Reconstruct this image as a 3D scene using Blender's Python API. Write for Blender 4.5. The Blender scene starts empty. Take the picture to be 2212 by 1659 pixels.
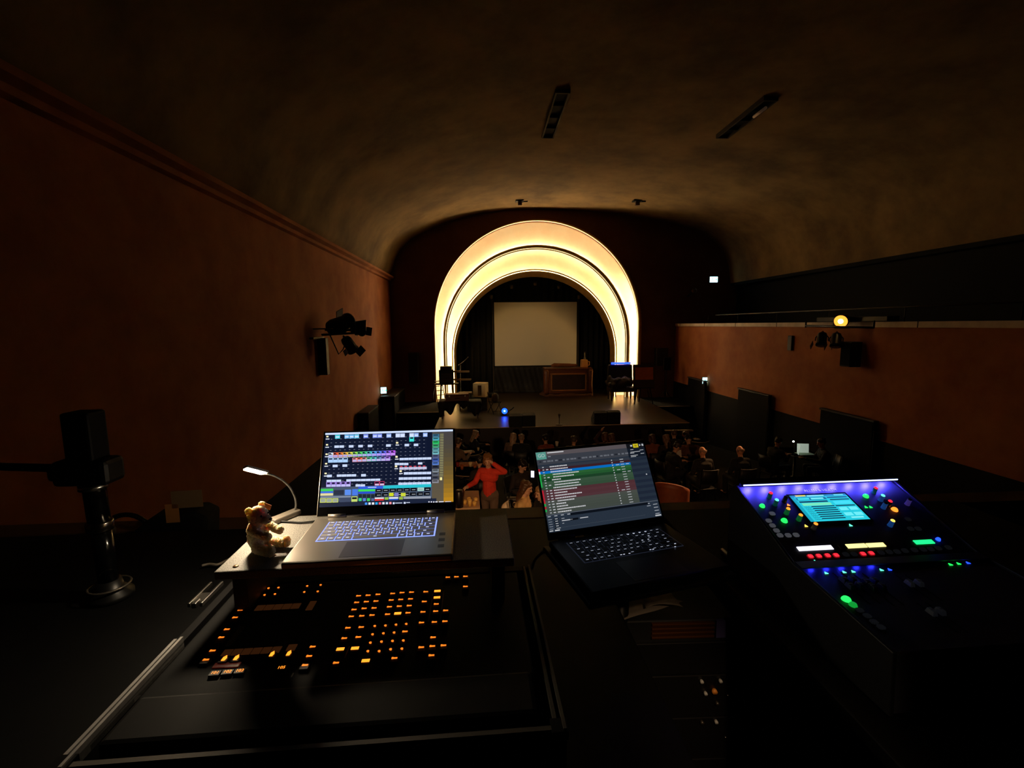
import bpy, bmesh, math, random
from mathutils import Vector, Matrix
import numpy as np
random.seed(7)
SC = bpy.context.scene
COL = SC.collection
PI = math.pi
# ------------------------------------------------------------------ camera, world, exposure
CZ = 1.55                                   # eye height above the booth floor
FPX, CX, CY = 1002.0, 1106.0, 829.5
PITCH, ROLL, YAW = .1265, -.0088, .0636
fw = np.array([math.sin(YAW)*math.cos(PITCH), math.cos(YAW)*math.cos(PITCH), -math.sin(PITCH)])
rt = np.array([math.cos(YAW), -math.sin(YAW), 0.0]); up = np.cross(rt, fw)
rt, up = rt*math.cos(ROLL)+up*math.sin(ROLL), -rt*math.sin(ROLL)+up*math.cos(ROLL)
cam = bpy.data.cameras.new('camera'); camo = bpy.data.objects.new('camera', cam); COL.objects.link(camo)
cam.sensor_width = 36; cam.lens = 36*FPX/2212; cam.clip_start = .02; cam.clip_end = 200
camo.matrix_world = Matrix(((rt[0], up[0], -fw[0], 0), (rt[1], up[1], -fw[1], 0), (rt[2], up[2], -fw[2], CZ), (0, 0, 0, 1)))
SC.camera = camo
w = bpy.data.worlds.new('world'); SC.world = w; w.use_nodes = True
w.node_tree.nodes['Background'].inputs[0].default_value = (.7, .75, 1, 1)
w.node_tree.nodes['Background'].inputs[1].default_value = .0012
SC.view_settings.view_transform = 'Standard'; SC.view_settings.look = 'None'
SC.view_settings.exposure = 0.0; SC.view_settings.gamma = 1; SC.view_settings.use_curve_mapping = False
SC.cycles.max_bounces = 6; SC.cycles.diffuse_bounces = 4; SC.cycles.glossy_bounces = 3
SC.cycles.sample_clamp_indirect = 6; SC.cycles.caustics_reflective = False; SC.cycles.caustics_refractive = False

def lamp(kind, name, loc, target, color, power, size=.1, angle=60, blend=.5):
    l = bpy.data.lights.new(name, kind); l.color = color; l.energy = power
    if kind == 'SPOT': l.spot_size = math.radians(angle); l.spot_blend = blend; l.shadow_soft_size = size
    elif kind == 'AREA': l.size = size
    else: l.shadow_soft_size = size
    o = bpy.data.objects.new(name, l); COL.objects.link(o); o.location = loc
    if target is not None:
        o.rotation_euler = (Vector(target)-Vector(loc)).to_track_quat('-Z', 'Y').to_euler()
    return o
# stage lamp clamped to the gallery edge, and assumed unseen spots without fixtures, added at the booth front to light the audience
GALLERY_LAMP = (8.75, 12.0, 1.66)
lamp('SPOT', 'gallery_lamp_light', GALLERY_LAMP, (1.9, 6.9, -3.1), (1, .50, .20), 1900, .05, 38, 1)
lamp('SPOT', 'added_audience_light', (-.3, 2.35, .45), (-.3, 8.4, -1.95), (1, .58, .27), 410, .06, 46, .9)
lamp('SPOT', 'added_audience_light', (2.4, 2.35, .45), (4.6, 11.3, -2.1), (1, .52, .24), 250, .06, 38, 1)
# unseen dim spot added behind the camera to light the rack and papers
lamp('SPOT', 'added_rack_light', (.55, -.7, 2.25), (.44, .80, .76), (1, .66, .38), 75, .04, 15.5, 1)
# the lit lamp on the left wall bracket washes the projection screen
BRACKET_LAMP = (-2.95, 13.1, 1.9)
lamp('SPOT', 'bracket_lamp_light', BRACKET_LAMP, (2.7, 24.6, -.4), (1, .80, .50), 560, .05, 34, 1)

# ------------------------------------------------------------------ helpers
def ray(px, py):
    d = rt*((px-CX)/FPX)-up*((py-CY)/FPX)+fw
    return Vector(d)
EYE = Vector((0, 0, CZ))
def at_y(px, py, y): d = ray(px, py); return EYE+d*(y/d.y)
def at_z(px, py, z): d = ray(px, py); return EYE+d*((z-CZ)/d.z)
def at_x(px, py, x): d = ray(px, py); return EYE+d*(x/d.x)
def lin(c): return tuple((x/255/12.92 if x/255 <= .04045 else ((x/255+.055)/1.055)**2.4) for x in c)

MATS = {}
def mat(name, c, rough=.6, metal=0, var=0, scale=4, emit=None, power=0, spec=.5, bump=0, second=None, stretch=None):
    """principled material; c is an sRGB triple; var mixes in a second tone by noise"""
    if name in MATS: return MATS[name]
    m = bpy.data.materials.new(name); m.use_nodes = True; nt = m.node_tree; p = nt.nodes['Principled BSDF']
    col = lin(c)
    p.inputs['Base Color'].default_value = (*col, 1); p.inputs['Roughness'].default_value = rough
    p.inputs['Metallic'].default_value = metal; p.inputs['Specular IOR Level'].default_value = spec
    if emit is not None:
        p.inputs['Emission Color'].default_value = (*lin(emit), 1); p.inputs['Emission Strength'].default_value = power
    if var or bump:
        tc = nt.nodes.new('ShaderNodeTexCoord'); mp = nt.nodes.new('ShaderNodeMapping'); nz = nt.nodes.new('ShaderNodeTexNoise')
        nz.inputs['Scale'].default_value = scale; nz.inputs['Detail'].default_value = 7; nz.inputs['Roughness'].default_value = .62
        nt.links.new(tc.outputs['Object'], mp.inputs[0]); nt.links.new(mp.outputs[0], nz.inputs['Vector'])
        if stretch: mp.inputs['Scale'].default_value = stretch
        if var:
            rp = nt.nodes.new('ShaderNodeValToRGB'); rp.color_ramp.elements[0].position = .32; rp.color_ramp.elements[1].position = .7
            s = lin(second) if second else tuple(x*(1-var) for x in col)
            rp.color_ramp.elements[0].color = (*s, 1); rp.color_ramp.elements[1].color = (*col, 1)
            nt.links.new(nz.outputs['Fac'], rp.inputs[0]); nt.links.new(rp.outputs[0], p.inputs['Base Color'])
        if bump:
            b = nt.nodes.new('ShaderNodeBump'); b.inputs['Strength'].default_value = bump; b.inputs['Distance'].default_value = .02
            nt.links.new(nz.outputs['Fac'], b.inputs['Height']); nt.links.new(b.outputs[0], p.inputs['Normal'])
    MATS[name] = m; return m
def glow(name, c, power): return mat(name, (10, 10, 10), .5, emit=c, power=power)
def ui_mat(name, power):
    if name in MATS: return MATS[name]
    m = bpy.data.materials.new(name); m.use_nodes = True; nt = m.node_tree; p = nt.nodes['Principled BSDF']
    a = nt.nodes.new('ShaderNodeAttribute'); a.attribute_name = 'pixel'
    p.inputs['Base Color'].default_value = (.01, .01, .012, 1); p.inputs['Roughness'].default_value = .25
    nt.links.new(a.outputs['Color'], p.inputs['Emission Color']); p.inputs['Emission Strength'].default_value = power
    MATS[name] = m; return m

class MB:
    """collects shapes for ONE mesh object"""
    def __init__(s): s.v = []; s.f = []; s.m = []; s.sm = []
    def add(s, vs, fs, m=0, smooth=False, M=None):
        b = len(s.v)
        s.v += [tuple(M @ Vector(v)) if M is not None else tuple(v) for v in vs]
        for f in fs: s.f.append(tuple(b+i for i in f)); s.m.append(m); s.sm.append(smooth)
        return s
    def box(s, c, d, m=0, M=None, taper=1.0):
        x, y, z = (k/2 for k in d); t = taper
        vs = [(c[0]+a*x*(t if k > 0 else 1), c[1]+b*y*(t if k > 0 else 1), c[2]+k*z) for k in (-1, 1) for b in (-1, 1) for a in (-1, 1)]
        return s.add(vs, [(0, 2, 3, 1), (4, 5, 7, 6), (0, 1, 5, 4), (2, 6, 7, 3), (0, 4, 6, 2), (1, 3, 7, 5)], m, False, M)
    def b2(s, lo, hi, m=0, M=None):
        return s.box([(a+b)/2 for a, b in zip(lo, hi)], [abs(b-a) for a, b in zip(lo, hi)], m, M)
    def quad(s, a, b, c, d, m=0, M=None): return s.add([a, b, c, d], [(0, 1, 2, 3)], m, False, M)
    def tube(s, path, r, n=10, m=0, closed=False, M=None, smooth=True):
        P = [Vector(p) for p in path]; R = r if isinstance(r, (list, tuple)) else [r]*len(P)
        vs = []; fs = []; k = len(P); prev = None
        for i, p in enumerate(P):
            t = (P[(i+1) % k]-P[i-1]) if closed else (P[min(i+1, k-1)]-P[max(i-1, 0)])
            t = t.normalized() if t.length > 1e-9 else Vector((0, 0, 1))
            if prev is None:
                a = Vector((0, 0, 1)) if abs(t.z) < .9 else Vector((1, 0, 0)); u = t.cross(a).normalized()
            else: u = (prev-t*prev.dot(t)); u = u.normalized() if u.length > 1e-6 else t.orthogonal().normalized()
            prev = u; q = t.cross(u)
            for j in range(n): vs.append(p+(u*math.cos(2*PI*j/n)+q*math.sin(2*PI*j/n))*R[i])
        for i in range(k if closed else k-1):
            for j in range(n):
                a = i*n+j; b = i*n+(j+1) % n; c = ((i+1) % k)*n+(j+1) % n; d = ((i+1) % k)*n+j
                fs.append((a, b, c, d))
        if not closed: fs += [tuple(range(n-1, -1, -1)), tuple((k-1)*n+j for j in range(n))]
        return s.add(vs, fs, m, smooth, M)
    def lathe(s, prof, c=(0, 0, 0), n=24, m=0, M=None, smooth=True):
        vs = []; fs = []
        for r, z in prof:
            for j in range(n): vs.append((c[0]+r*math.cos(2*PI*j/n), c[1]+r*math.sin(2*PI*j/n), c[2]+z))
        k = len(prof)
        for i in range(k-1):
            for j in range(n): fs.append((i*n+j, i*n+(j+1) % n, (i+1)*n+(j+1) % n, (i+1)*n+j))
        fs += [tuple(range(n-1, -1, -1)), tuple((k-1)*n+j for j in range(n))]
        return s.add(vs, fs, m, smooth, M)
    def ball(s, c, r, m=0, n=14, M=None, R=None):
        r = (r, r, r) if not isinstance(r, (tuple, list)) else r
        vs = [(0, 0, 1)]; fs = []; h = n//2
        for i in range(1, h):
            t = PI*i/h
            for j in range(n): vs.append((math.sin(t)*math.cos(2*PI*j/n), math.sin(t)*math.sin(2*PI*j/n), math.cos(t)))
        vs.append((0, 0, -1)); L = len(vs)-1
        for j in range(n):
            fs.append((0, 1+j, 1+(j+1) % n)); fs.append((L, 1+(h-2)*n+(j+1) % n, 1+(h-2)*n+j))
            for i in range(h-2): a = 1+i*n; fs.append((a+j, a+n+j, a+n+(j+1) % n, a+(j+1) % n))
        vs = [Vector((x*r[0], y*r[1], z*r[2])) for x, y, z in vs]
        if R is not None: vs = [R @ v for v in vs]
        return s.add([v+Vector(c) for v in vs], fs, m, True, M)
    def cap(s, a, b, ra, rb=None, m=0, n=12):
        rb = ra if rb is None else rb
        s.ball(a, ra, m, n); s.ball(b, rb, m, n); s.tube([a, b], [ra, rb], n, m); return s
    def prism(s, poly, ax, lo, hi, m=0, M=None):
        """2-D outline extruded along axis ax from lo to hi"""
        def P(u, v, t): return {'x': (t, u, v), 'y': (u, t, v), 'z': (u, v, t)}[ax]
        k = len(poly); vs = [P(u, v, lo) for u, v in poly]+[P(u, v, hi) for u, v in poly]
        fs = [tuple(range(k)), tuple(range(2*k-1, k-1, -1))]+[(i, i+k, (i+1) % k+k, (i+1) % k) for i in range(k)]
        return s.add(vs, fs, m, False, M)
    def loft(s, rings, m=0, smooth=True, closed=False):
        k = len(rings[0]); vs = [p for r in rings for p in r]; fs = []
        for i in range(len(rings)-1):
            for j in range(k if closed else k-1): fs.append((i*k+j, i*k+(j+1) % k, (i+1)*k+(j+1) % k, (i+1)*k+j))
        return s.add(vs, fs, m, smooth)
    def build(s, name, mats, parent=None, bevel=0, remesh=0, subsurf=0, solid=0, fix=True):
        me = bpy.data.meshes.new(name); me.from_pydata(s.v, [], s.f)
        for m in (mats if isinstance(mats, (list, tuple)) else [mats]): me.materials.append(m)
        me.polygons.foreach_set('material_index', s.m); me.polygons.foreach_set('use_smooth', s.sm)
        if fix:
            bm = bmesh.new(); bm.from_mesh(me); bmesh.ops.recalc_face_normals(bm, faces=bm.faces); bm.to_mesh(me); bm.free()
        o = bpy.data.objects.new(name, me); COL.objects.link(o)
        if parent is not None: o.parent = parent
        if solid: k = o.modifiers.new('solid', 'SOLIDIFY'); k.thickness = solid; k.offset = 0
        if bevel: k = o.modifiers.new('bevel', 'BEVEL'); k.width = bevel; k.segments = 2; k.limit_method = 'ANGLE'
        if remesh:
            k = o.modifiers.new('remesh', 'REMESH'); k.mode = 'VOXEL'; k.voxel_size = remesh; k.use_smooth_shade = True
            k = o.modifiers.new('smooth', 'SMOOTH'); k.factor = .5; k.iterations = 3
        if subsurf: k = o.modifiers.new('sub', 'SUBSURF'); k.levels = subsurf; k.render_levels = subsurf
        return o
def thing(name, label, cat, loc=(0, 0, 0), rz=0, group=None, M=None):
    o = bpy.data.objects.new(name, None); COL.objects.link(o); o.empty_display_size = .1
    if M is not None: o.matrix_world = M
    else: o.location = loc; o.rotation_euler = (0, 0, rz)
    return tag(o, label, cat, group)
def tag(o, label, cat, group=None, kind=None):
    o['label'] = label; o['category'] = cat
    if group: o['group'] = group
    if kind: o['kind'] = kind
    return o
def struct(o): o['kind'] = 'structure'; return o
def move_copy(o, loc=None, parent=None):
    c = o.copy(); COL.objects.link(c)
    if parent is not None: c.parent = parent
    if loc is not None: c.location = loc
    return c
def text_mesh(mb, body, size, M, m=0, align='CENTER'):
    cu = bpy.data.curves.new('lettering', 'FONT'); cu.body = body; cu.size = size; cu.align_x = align; cu.align_y = 'CENTER'
    cu.resolution_u = 3
    o = bpy.data.objects.new('lettering', cu); COL.objects.link(o)
    me = bpy.data.meshes.new_from_object(o.evaluated_get(bpy.context.evaluated_depsgraph_get()))
    mb.add([v.co.copy() for v in me.vertices], [tuple(p.vertices) for p in me.polygons], m, False, M)
    bpy.data.objects.remove(o); bpy.data.curves.remove(cu); bpy.data.meshes.remove(me)
def frame(o, x, y, z):
    """matrix from an origin and three axes"""
    return Matrix(((x[0], y[0], z[0], o[0]), (x[1], y[1], z[1], o[1]), (x[2], y[2], z[2], o[2]), (0, 0, 0, 1)))

# palette
BLACK = mat('black_paint', (12, 11, 11), .55, spec=.3)
BLACKM = mat('black_metal', (14, 14, 15), .4, .4)
MATT = mat('matt_black', (5, 5, 5), .85, spec=.12)
CHROME = mat('bright_metal', (200, 198, 194), .25, 1)
ALU = mat('brushed_aluminium', (175, 172, 168), .5, .55, var=.25, scale=60)
DRAPE = mat('black_drape', (26, 22, 19), .9, var=.3, scale=3)
WOOD = mat('brown_wood', (120, 62, 26), .45, var=.5, scale=5, stretch=(1, 6, 6))
DWOOD = mat('dark_brown_wood', (60, 32, 16), .5, var=.5, scale=6)
PAPER = mat('white_paper', (215, 205, 190), .8)
CREAM = mat('cream_paint', (220, 195, 140), .6, var=.2)
# ================================================================== THE HALL
XL, XR, YB = -4.2, 9.35, 22.0              # left wall, lower right wall, proscenium wall
ZS = CZ-3.56                               # stage top
def floor_z(y): return CZ-3.95-.1*(y-8)    # raked audience floor
PLASTER = mat('ochre_wall_plaster', (188, 118, 60), .85, var=.5, scale=1.1, second=(154, 84, 38), bump=.15)
CEIL = mat('stained_ceiling_plaster', (150, 122, 72), .9, var=.5, scale=.55, second=(90, 69, 36), bump=.2)
BACKW = mat('dark_stage_wall_paint', (112, 80, 54), .85, var=.5, scale=.8, second=(92, 50, 30))
DADO = mat('black_dado_paint', (5, 5, 5), .8, spec=.15)
# walls
mb = MB(); mb.b2((XL-.3, -3, CZ-3.35), (XL, YB, 3.72), 0); mb.b2((XL-.3, -3, -5), (XL+.02, YB, CZ-3.35), 1)
struct(mb.build('wall_left', [PLASTER, DADO]))
mb = MB(); mb.b2((XR, -3, CZ-2.79), (XR+.3, YB, CZ-.13), 0); mb.b2((XR-.02, -3, -5), (XR+.3, YB, CZ-2.79), 1)
struct(mb.build('wall_right', [PLASTER, DADO]))
# cornice on the left wall
prof = [(XL, 3.58), (XL+.10, 3.60), (XL+.10, 3.68), (XL+.22, 3.72), (XL+.22, 3.80), (XL+.08, 3.84), (XL-.3, 3.84), (XL-.3, 3.58)]
mb = MB(); mb.prism(prof, 'y', -3, YB, 0); struct(mb.build('trim_1', PLASTER))
# pale ledge that caps the right wall, with the gallery behind it
LEDGE = mat('pale_ledge_paint', (238, 218, 186), .6, var=.35, scale=2)
mb = MB(); mb.b2((XR-.05, -3, CZ-.13), (XR+.35, YB-.02, CZ), 0)
for k in range(9): mb.b2((XR-.053, 2.2+k*2.4, CZ-.131), (XR-.04, 2.225+k*2.4, CZ+.001), 1)
struct(mb.build('trim_2', [LEDGE, BLACK]))
mb = MB(); mb.b2((XR+.35, -3, CZ-.16), (12.6, YB, CZ-.02)); struct(mb.build('floor_gallery', DADO))
mb = MB(); mb.b2((12.3, -3, CZ-.02), (12.6, YB, 3.9)); struct(mb.build('wall_gallery', DADO))
# vault: traced section, extruded along the hall
vp = [(846, 611), (847, 585), (853, 562), (866, 538), (882, 523), (905, 508), (934, 494), (964, 481), (1000, 470), (1039, 461), (1084, 455), (1128, 452), (1173, 451.5),
      (1218, 453), (1262, 455), (1307, 458.5), (1352, 464), (1397, 471.5), (1442, 481), (1486, 493), (1520, 507), (1548, 526), (1565, 547), (1574, 575), (1578, 612)]
pts = [at_y(x, y, YB) for x, y in vp]
pts[0].z = 3.84; pts[0].x = XL-.02
inner = [(p.x, p.z) for p in pts]
cxm = 3.6
outer = [(cxm+(x-cxm)*1.05, 3.4+(z-3.4)*1.06+(.0 if i not in (0, len(inner)-1) else 0)) for i, (x, z) in enumerate(inner)]
ys = np.linspace(-3, YB, 26)
mb = MB(); mb.loft([[(x, y, z) for x, z in inner] for y in ys], 0)
mb.loft([[(x, y, z) for x, z in outer] for y in ys], 0)
mb.loft([[(x, ys[0], z) for x, z in inner], [(x, ys[0], z) for x, z in outer]], 0)
mb.loft([[(x, ys[-1], z) for x, z in inner], [(x, ys[-1], z) for x, z in outer]], 0)
struct(mb.build('ceiling', CEIL, fix=False))
XG = inner[-1][0]; ZG = inner[-1][1]
mb = MB(); mb.b2((XG, -3, ZG-.12), (12.6, YB, ZG+.25)); struct(mb.build('ceiling_gallery', DADO))
mb = MB(); mb.b2((XL-.3, -3.2, -5), (12.6, -3, 9)); struct(mb.build('wall_rear', DADO))

# ---- arch contours
def ring(cx, cy, r, y, dr=0.0, n=56, zb=None):
    """stilted arch outline: picture-measured centre and radius on the plane y; dr widens it in metres"""
    c = at_y(cx, cy, y); R = (at_y(cx+r, cy, y)-at_y(cx-r, cy, y)).length/2+dr
    zb = ZS-.02 if zb is None else zb
    out = [Vector((c.x-R, y, zb+(c.z-zb)*k/8)) for k in range(8)]
    out += [Vector((c.x-R*math.cos(PI*k/n), y, c.z+R*math.sin(PI*k/n))) for k in range(n+1)]
    out += [Vector((c.x+R, y, c.z-(c.z-zb)*k/8)) for k in range(1, 9)]
    return out
A0 = (1164, 708, 225); A1 = (1162, 705.5, 218.5); A2 = (1161.5, 737.7, 201.7); A3 = (1160, 738, 192.5); A4 = (1156.6, 764.4, 178.3); A5 = (1153.4, 768.5, 166)
# proscenium wall: columns above and beside the arch
mb = MB(); o = ring(*A0, YB, -.04)
top = 9.0; L = o[0].x; Rr = o[-1].x
front = [(p.x, p.z) for p in o]
for i in range(len(front)-1):
    (x0, z0), (x1, z1) = front[i], front[i+1]
    if abs(x1-x0) > 1e-6: mb.quad((x0, YB, z0), (x1, YB, z1), (x1, YB, top), (x0, YB, top)); mb.quad((x0, YB+.9, z0), (x1, YB+.9, z1), (x1, YB+.9, top), (x0, YB+.9, top))
    mb.quad((x0, YB, z0), (x1, YB, z1), (x1, YB+.9, z1), (x0, YB+.9, z0))
mb.b2((XL-.3, YB, -5), (L, YB+.9, top)); mb.b2((Rr, YB, -5), (12.6, YB+.9, top))
struct(mb.build('wall_stage', BACKW))
# ---- the lit arch
GOLD = mat('gilded_moulding', (196, 158, 92), .5, .15, var=.3, scale=3)
BAND = mat('cream_arch_plaster', (240, 226, 196), .75, var=.35, scale=1.3, second=(240, 214, 178))
STRIP = glow('warm_light_strip', (255, 224, 174), 104)
STRIP2 = glow('warm_light_strip_inner', (255, 224, 174), 50)
RIDGE = glow('warm_ridge_light', (255, 218, 150), 3.0)
RIDGE2 = glow('warm_ridge_light_inner', (255, 206, 120), 22)
arch = thing('proscenium_arch', 'tall stepped stage arch of two glowing cream bands between gilded mouldings', 'arch', (at_y(1164, 705, YB).x, YB, ZS))
off = Vector(arch.location)
def L_(rs): return [[p-off for p in r] for r in rs]
def band(name, ps, m): mb = MB(); mb.loft(L_(ps), 0); return mb.build(name, m, arch, fix=False)
def strip(path, m=None, r=.014):
    mb = MB(); mb.tube([p-off for p in path], r, 5, 0); return mb.build('light_strip', m or STRIP, arch)
band('outer_moulding', [ring(*A0, 22.0), ring(*A0, 21.86), ring(*A0, 21.84, -.05), ring(*A1, 21.88, .03), ring(*A1, 21.9), ring(*A1, 22.14), ring(*A1, 22.14, .1), ring(*A1, 22.0, .12)], GOLD)
band('outer_band', [ring(*A1, 22.1, .1), ring(*A1, 22.4, .1), ring(*A1, 22.5, .05), ring(*A2, 22.52, .3), ring(*A2, 22.5, -.02), ring(*A2, 22.42, -.08), ring(*A2, 22.25, -.08)], BAND)
band('middle_moulding', [ring(*A2, 22.27, -.085), ring(*A2, 22.27, 0), ring(*A2, 22.12, 0), ring(*A2, 22.08, -.05), ring(*A3, 22.14, .07), ring(*A3, 22.08, .05), ring(*A3, 22.12, 0), ring(*A3, 22.42, 0), ring(*A3, 22.42, .08), ring(*A3, 22.3, .09)], GOLD)
band('inner_band', [ring(*A3, 22.38, .08), ring(*A3, 22.68, .08), ring(*A3, 22.78, .04), ring(*A4, 22.8, .2), ring(*A4, 22.78, -.02), ring(*A4, 22.7, -.08), ring(*A4, 22.55, -.08)], BAND)
band('inner_moulding', [ring(*A4, 22.57, -.085), ring(*A4, 22.57, 0), ring(*A4, 22.4, 0), ring(*A4, 22.36, -.03), ring(*A4, 22.38, -.06), ring(*A4, 22.46, -.065), ring(*A5, 22.72, .03), ring(*A5, 22.8, 0), ring(*A5, 23.3, 0), ring(*A5, 23.3, .2)], GOLD)
strip(ring(*A1, 22.24, .05)); strip(ring(*A2, 22.35, -.035)); strip(ring(*A3, 22.52, .04), STRIP2); strip(ring(*A4, 22.64, -.035), STRIP2)
strip(ring(*A3, 22.10, .055), RIDGE, .016); strip(ring(*A4, 22.41, -.078), RIDGE2, .013); strip(ring(*A1, 21.87, .012), RIDGE, .011)

# ---- stage house, stage, audience floor, booth floor
mb = MB(); mb.b2((XL-.3, 27.0, -5), (12.6, 27.3, 9)); struct(mb.build('wall_back', DADO))
mb = MB(); mb.b2((XL-.3, YB+.9, -5), (XL, 27, 9)); struct(mb.build('wall_stage_left', DADO))
mb = MB(); mb.b2((XR+.3, YB+.9, -5), (XR+.6, 27, 9)); struct(mb.build('wall_stage_right', DADO))
mb = MB(); mb.b2((XL-.3, YB+.9, 8.6), (12.6, 27.3, 9)); struct(mb.build('ceiling_stage', DADO))
STAGEF = mat('black_stage_lino', (52, 40, 30), .34, var=.35, scale=2.2, spec=.6)
sfl = at_z(938, 926.5, ZS); sfr = at_z(1489, 912.5, ZS); sbr = at_z(1418, 876, ZS)
yf = (sfl.y+sfr.y)/2
mb = MB(); poly = [(sfl.x, sfl.y), (sfr.x, sfr.y), (sbr.x, YB-.7), (sbr.x, YB-.02), (L-.15, YB-.02), (sfl.x, YB-.7)]
mb.prism(poly, 'z', floor_z(18)-.3, ZS, 0); mb.b2((L+.01, YB-.05, ZS-1.2), (Rr-.01, 26.98, ZS))
struct(mb.build('floor_stage', STAGEF))
mb = MB(); mb.tube([(sfl.x, sfl.y-.012, ZS-.012), (sfr.x, sfr.y-.012, ZS-.012)], .013, 6); struct(mb.build('trim_3', mat('stage_nosing', (240, 215, 180), .5)))
# lower side stages with a pale front edge
for n, (pa, pb, x0, x1) in enumerate((((905, 890.5), (942, 889.5), XL, sfl.x-.05), ((1418, 878), (1486, 875), sbr.x+.05, XR-.05))):
    za = ZS-.02; a = at_z(*pa, za); b = at_z(*pb, za)
    mb = MB(); mb.b2((x0, min(a.y, b.y), floor_z(18)-.3), (x1, YB-.02, za), 0); mb.tube([(x0 if n == 0 else a.x, a.y-.01, za-.01), (x1 if n == 0 else b.x, min(a.y, b.y)-.01, za-.01)], .012, 6, 1)
    struct(mb.build('floor_side_stage', [DADO, MATS['stage_nosing']]))
mb = MB(); y0, y1 = 2.0, 18.6
mb.add([(XL-.1, y0, floor_z(y0)), (XR+.1, y0, floor_z(y0)), (XR+.1, y1, floor_z(y1)), (XL-.1, y1, floor_z(y1)), (XL-.1, y0, -5), (XR+.1, y0, -5), (XR+.1, y1, -5), (XL-.1, y1, -5)],
       [(0, 1, 2, 3), (7, 6, 5, 4), (0, 4, 5, 1), (1, 5, 6, 2), (2, 6, 7, 3), (3, 7, 4, 0)])
mb.b2((XL-.1, y1, -5), (XR+.1, YB, floor_z(y1)))
struct(mb.build('floor_audience', mat('dark_floor', (7, 6, 6), .8, spec=.15)))
mb = MB(); mb.b2((XL, -3, -.25), (XR, 1.95, 0)); struct(mb.build('floor', mat('booth_carpet', (12, 12, 13), .95, bump=.3, scale=90)))
# booth parapet with a pale wooden top
PZ = CZ-.81
mb = MB(); mb.b2((XL, 1.88, -.2), (XR, 1.95, PZ-.03), 0); mb.b2((XL, 1.87, PZ-.03), (XR, 1.98, PZ), 1)
struct(mb.build('wall_parapet', [DADO, mat('parapet_wood', (140, 98, 62), .6, var=.4, scale=3)]))

# ---- stage drapes and the projection screen
def folds(name, x0, x1, y, z0, z1, n, amp, m, label):
    mb = MB(); k = n*8; rows = [z0+(z1-z0)*i/6 for i in range(7)]
    mb.loft([[(x0+(x1-x0)*j/k, y+amp*math.sin(2*PI*n*j/k)*(1.15-.3*(z-z0)/(z1-z0))+amp*.4*math.sin(j*.7+2*z), z) for j in range(k+1)] for z in rows])
    o = mb.build(name, m, solid=.02, fix=False); return tag(o, label, 'curtain')
s0 = at_y(1064.2, 651.2, 24.6); s1 = at_y(1249, 651.8, 24.6); s2 = at_y(1248, 789.6, 24.6); s3 = at_y(1065.5, 793, 24.6)
folds('stage_curtain', L-.2, s0.x-.05, 25.0, ZS+.01, 8.2, 9, .06, DRAPE, 'black stage curtain hanging in folds beside the projection screen, towards the amplifier stand')
folds('stage_curtain', s1.x+.05, Rr+.2, 25.0, ZS+.01, 8.2, 9, .06, DRAPE, 'black stage curtain hanging in folds beside the projection screen, towards the easel')
folds('stage_curtain', s0.x-.1, s1.x+.1, 25.3, ZS+.01, 8.2, 12, .04, DRAPE, 'black stage curtain hanging behind the projection screen')
scr = thing('projection_screen', 'large pale grey projection screen hung at the back of the stage', 'screen', ((s0.x+s1.x)/2, 24.6, s3.z))
wd = (s1.x-s0.x)/2; ht = s0.z-s3.z
MB().b2((-wd+.06, 0, .06), (wd-.06, .02, ht-.04)).build('fabric', mat('screen_fabric', (225, 216, 196), .8), scr)
mb = MB(); mb.b2((-wd, -.012, 0), (-wd+.07, .03, ht)); mb.b2((wd-.07, -.012, 0), (wd, .03, ht)); mb.b2((-wd, -.012, ht-.05), (wd, .03, ht)); mb.b2((-wd, -.012, 0), (wd, .03, .06)); mb.build('border', BLACK, scr)
for sx, nm in ((-1, 0), (1, 0)):
    MB().b2((sx*wd-.04, .0, ZS-s3.z), (sx*wd+.04, .06, ht+.1)).build('mast', mat('screen_mast', (70, 60, 48), .4, .6), scr)
# crumpled black skirt under the screen
mb = MB(); k = 60; rows = []
for i in range(9):
    z = ZS+.02+(s3.z-ZS-.02)*i/8
    rows.append([(s0.x+(s1.x-s0.x)*j/k, 24.56-.05*math.sin(j*.5+i*.4)*(1-i/9)-(.25*(1-i/3)**2 if i < 3 else 0)+.03*math.sin(j*1.7+i), z-.07*math.sin(PI*j/k)*(i/8 < .3)) for j in range(k+1)])
for r in rows: r[:] = [(x, y, max(z, ZS+.012)) for x, y, z in r]
mb.loft(rows); tag(mb.build('screen_skirt', mat('shiny_black_cloth', (26, 22, 18), .62, spec=.25), solid=.012, fix=False), 'crumpled shiny black cloth hanging below the projection screen to the stage floor', 'cloth')
# small lamps inside the arch head
g = 'small lamps under the arch head'
for (px, py), txt in zip(((1105, 619), (1156, 612), (1207, 619), (1061, 641), (1251, 641)), ('just left of the arch crown', 'at the arch crown', 'just right of the arch crown', 'above the corner of the screen nearest the amplifier stand', 'above the corner of the screen nearest the easel')):
    p = at_y(px, py, 24.0); t = thing('stage_lamp', 'small stage lamp hanging '+txt, 'lamp', p, 0, g)
    MB().lathe([(.05, -.1), (.075, -.09), (.08, .05), (.05, .09)], n=14).build('housing', mat('grey_lamp_housing', (110, 98, 80), .4, .5), t)
    MB().lathe([(.06, -.108), (.06, -.101)], n=14).build('lens', mat('dull_lens', (170, 160, 140), .2), t)
    MB().b2((-.015, -.015, .08), (.015, .015, 8.6-p.z)).build('hanger', BLACKM, t)
    MB().tube([(-.25, 0, .26), (.25, 0, .26)], .024, 8).build('pipe', BLACKM, t)
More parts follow.
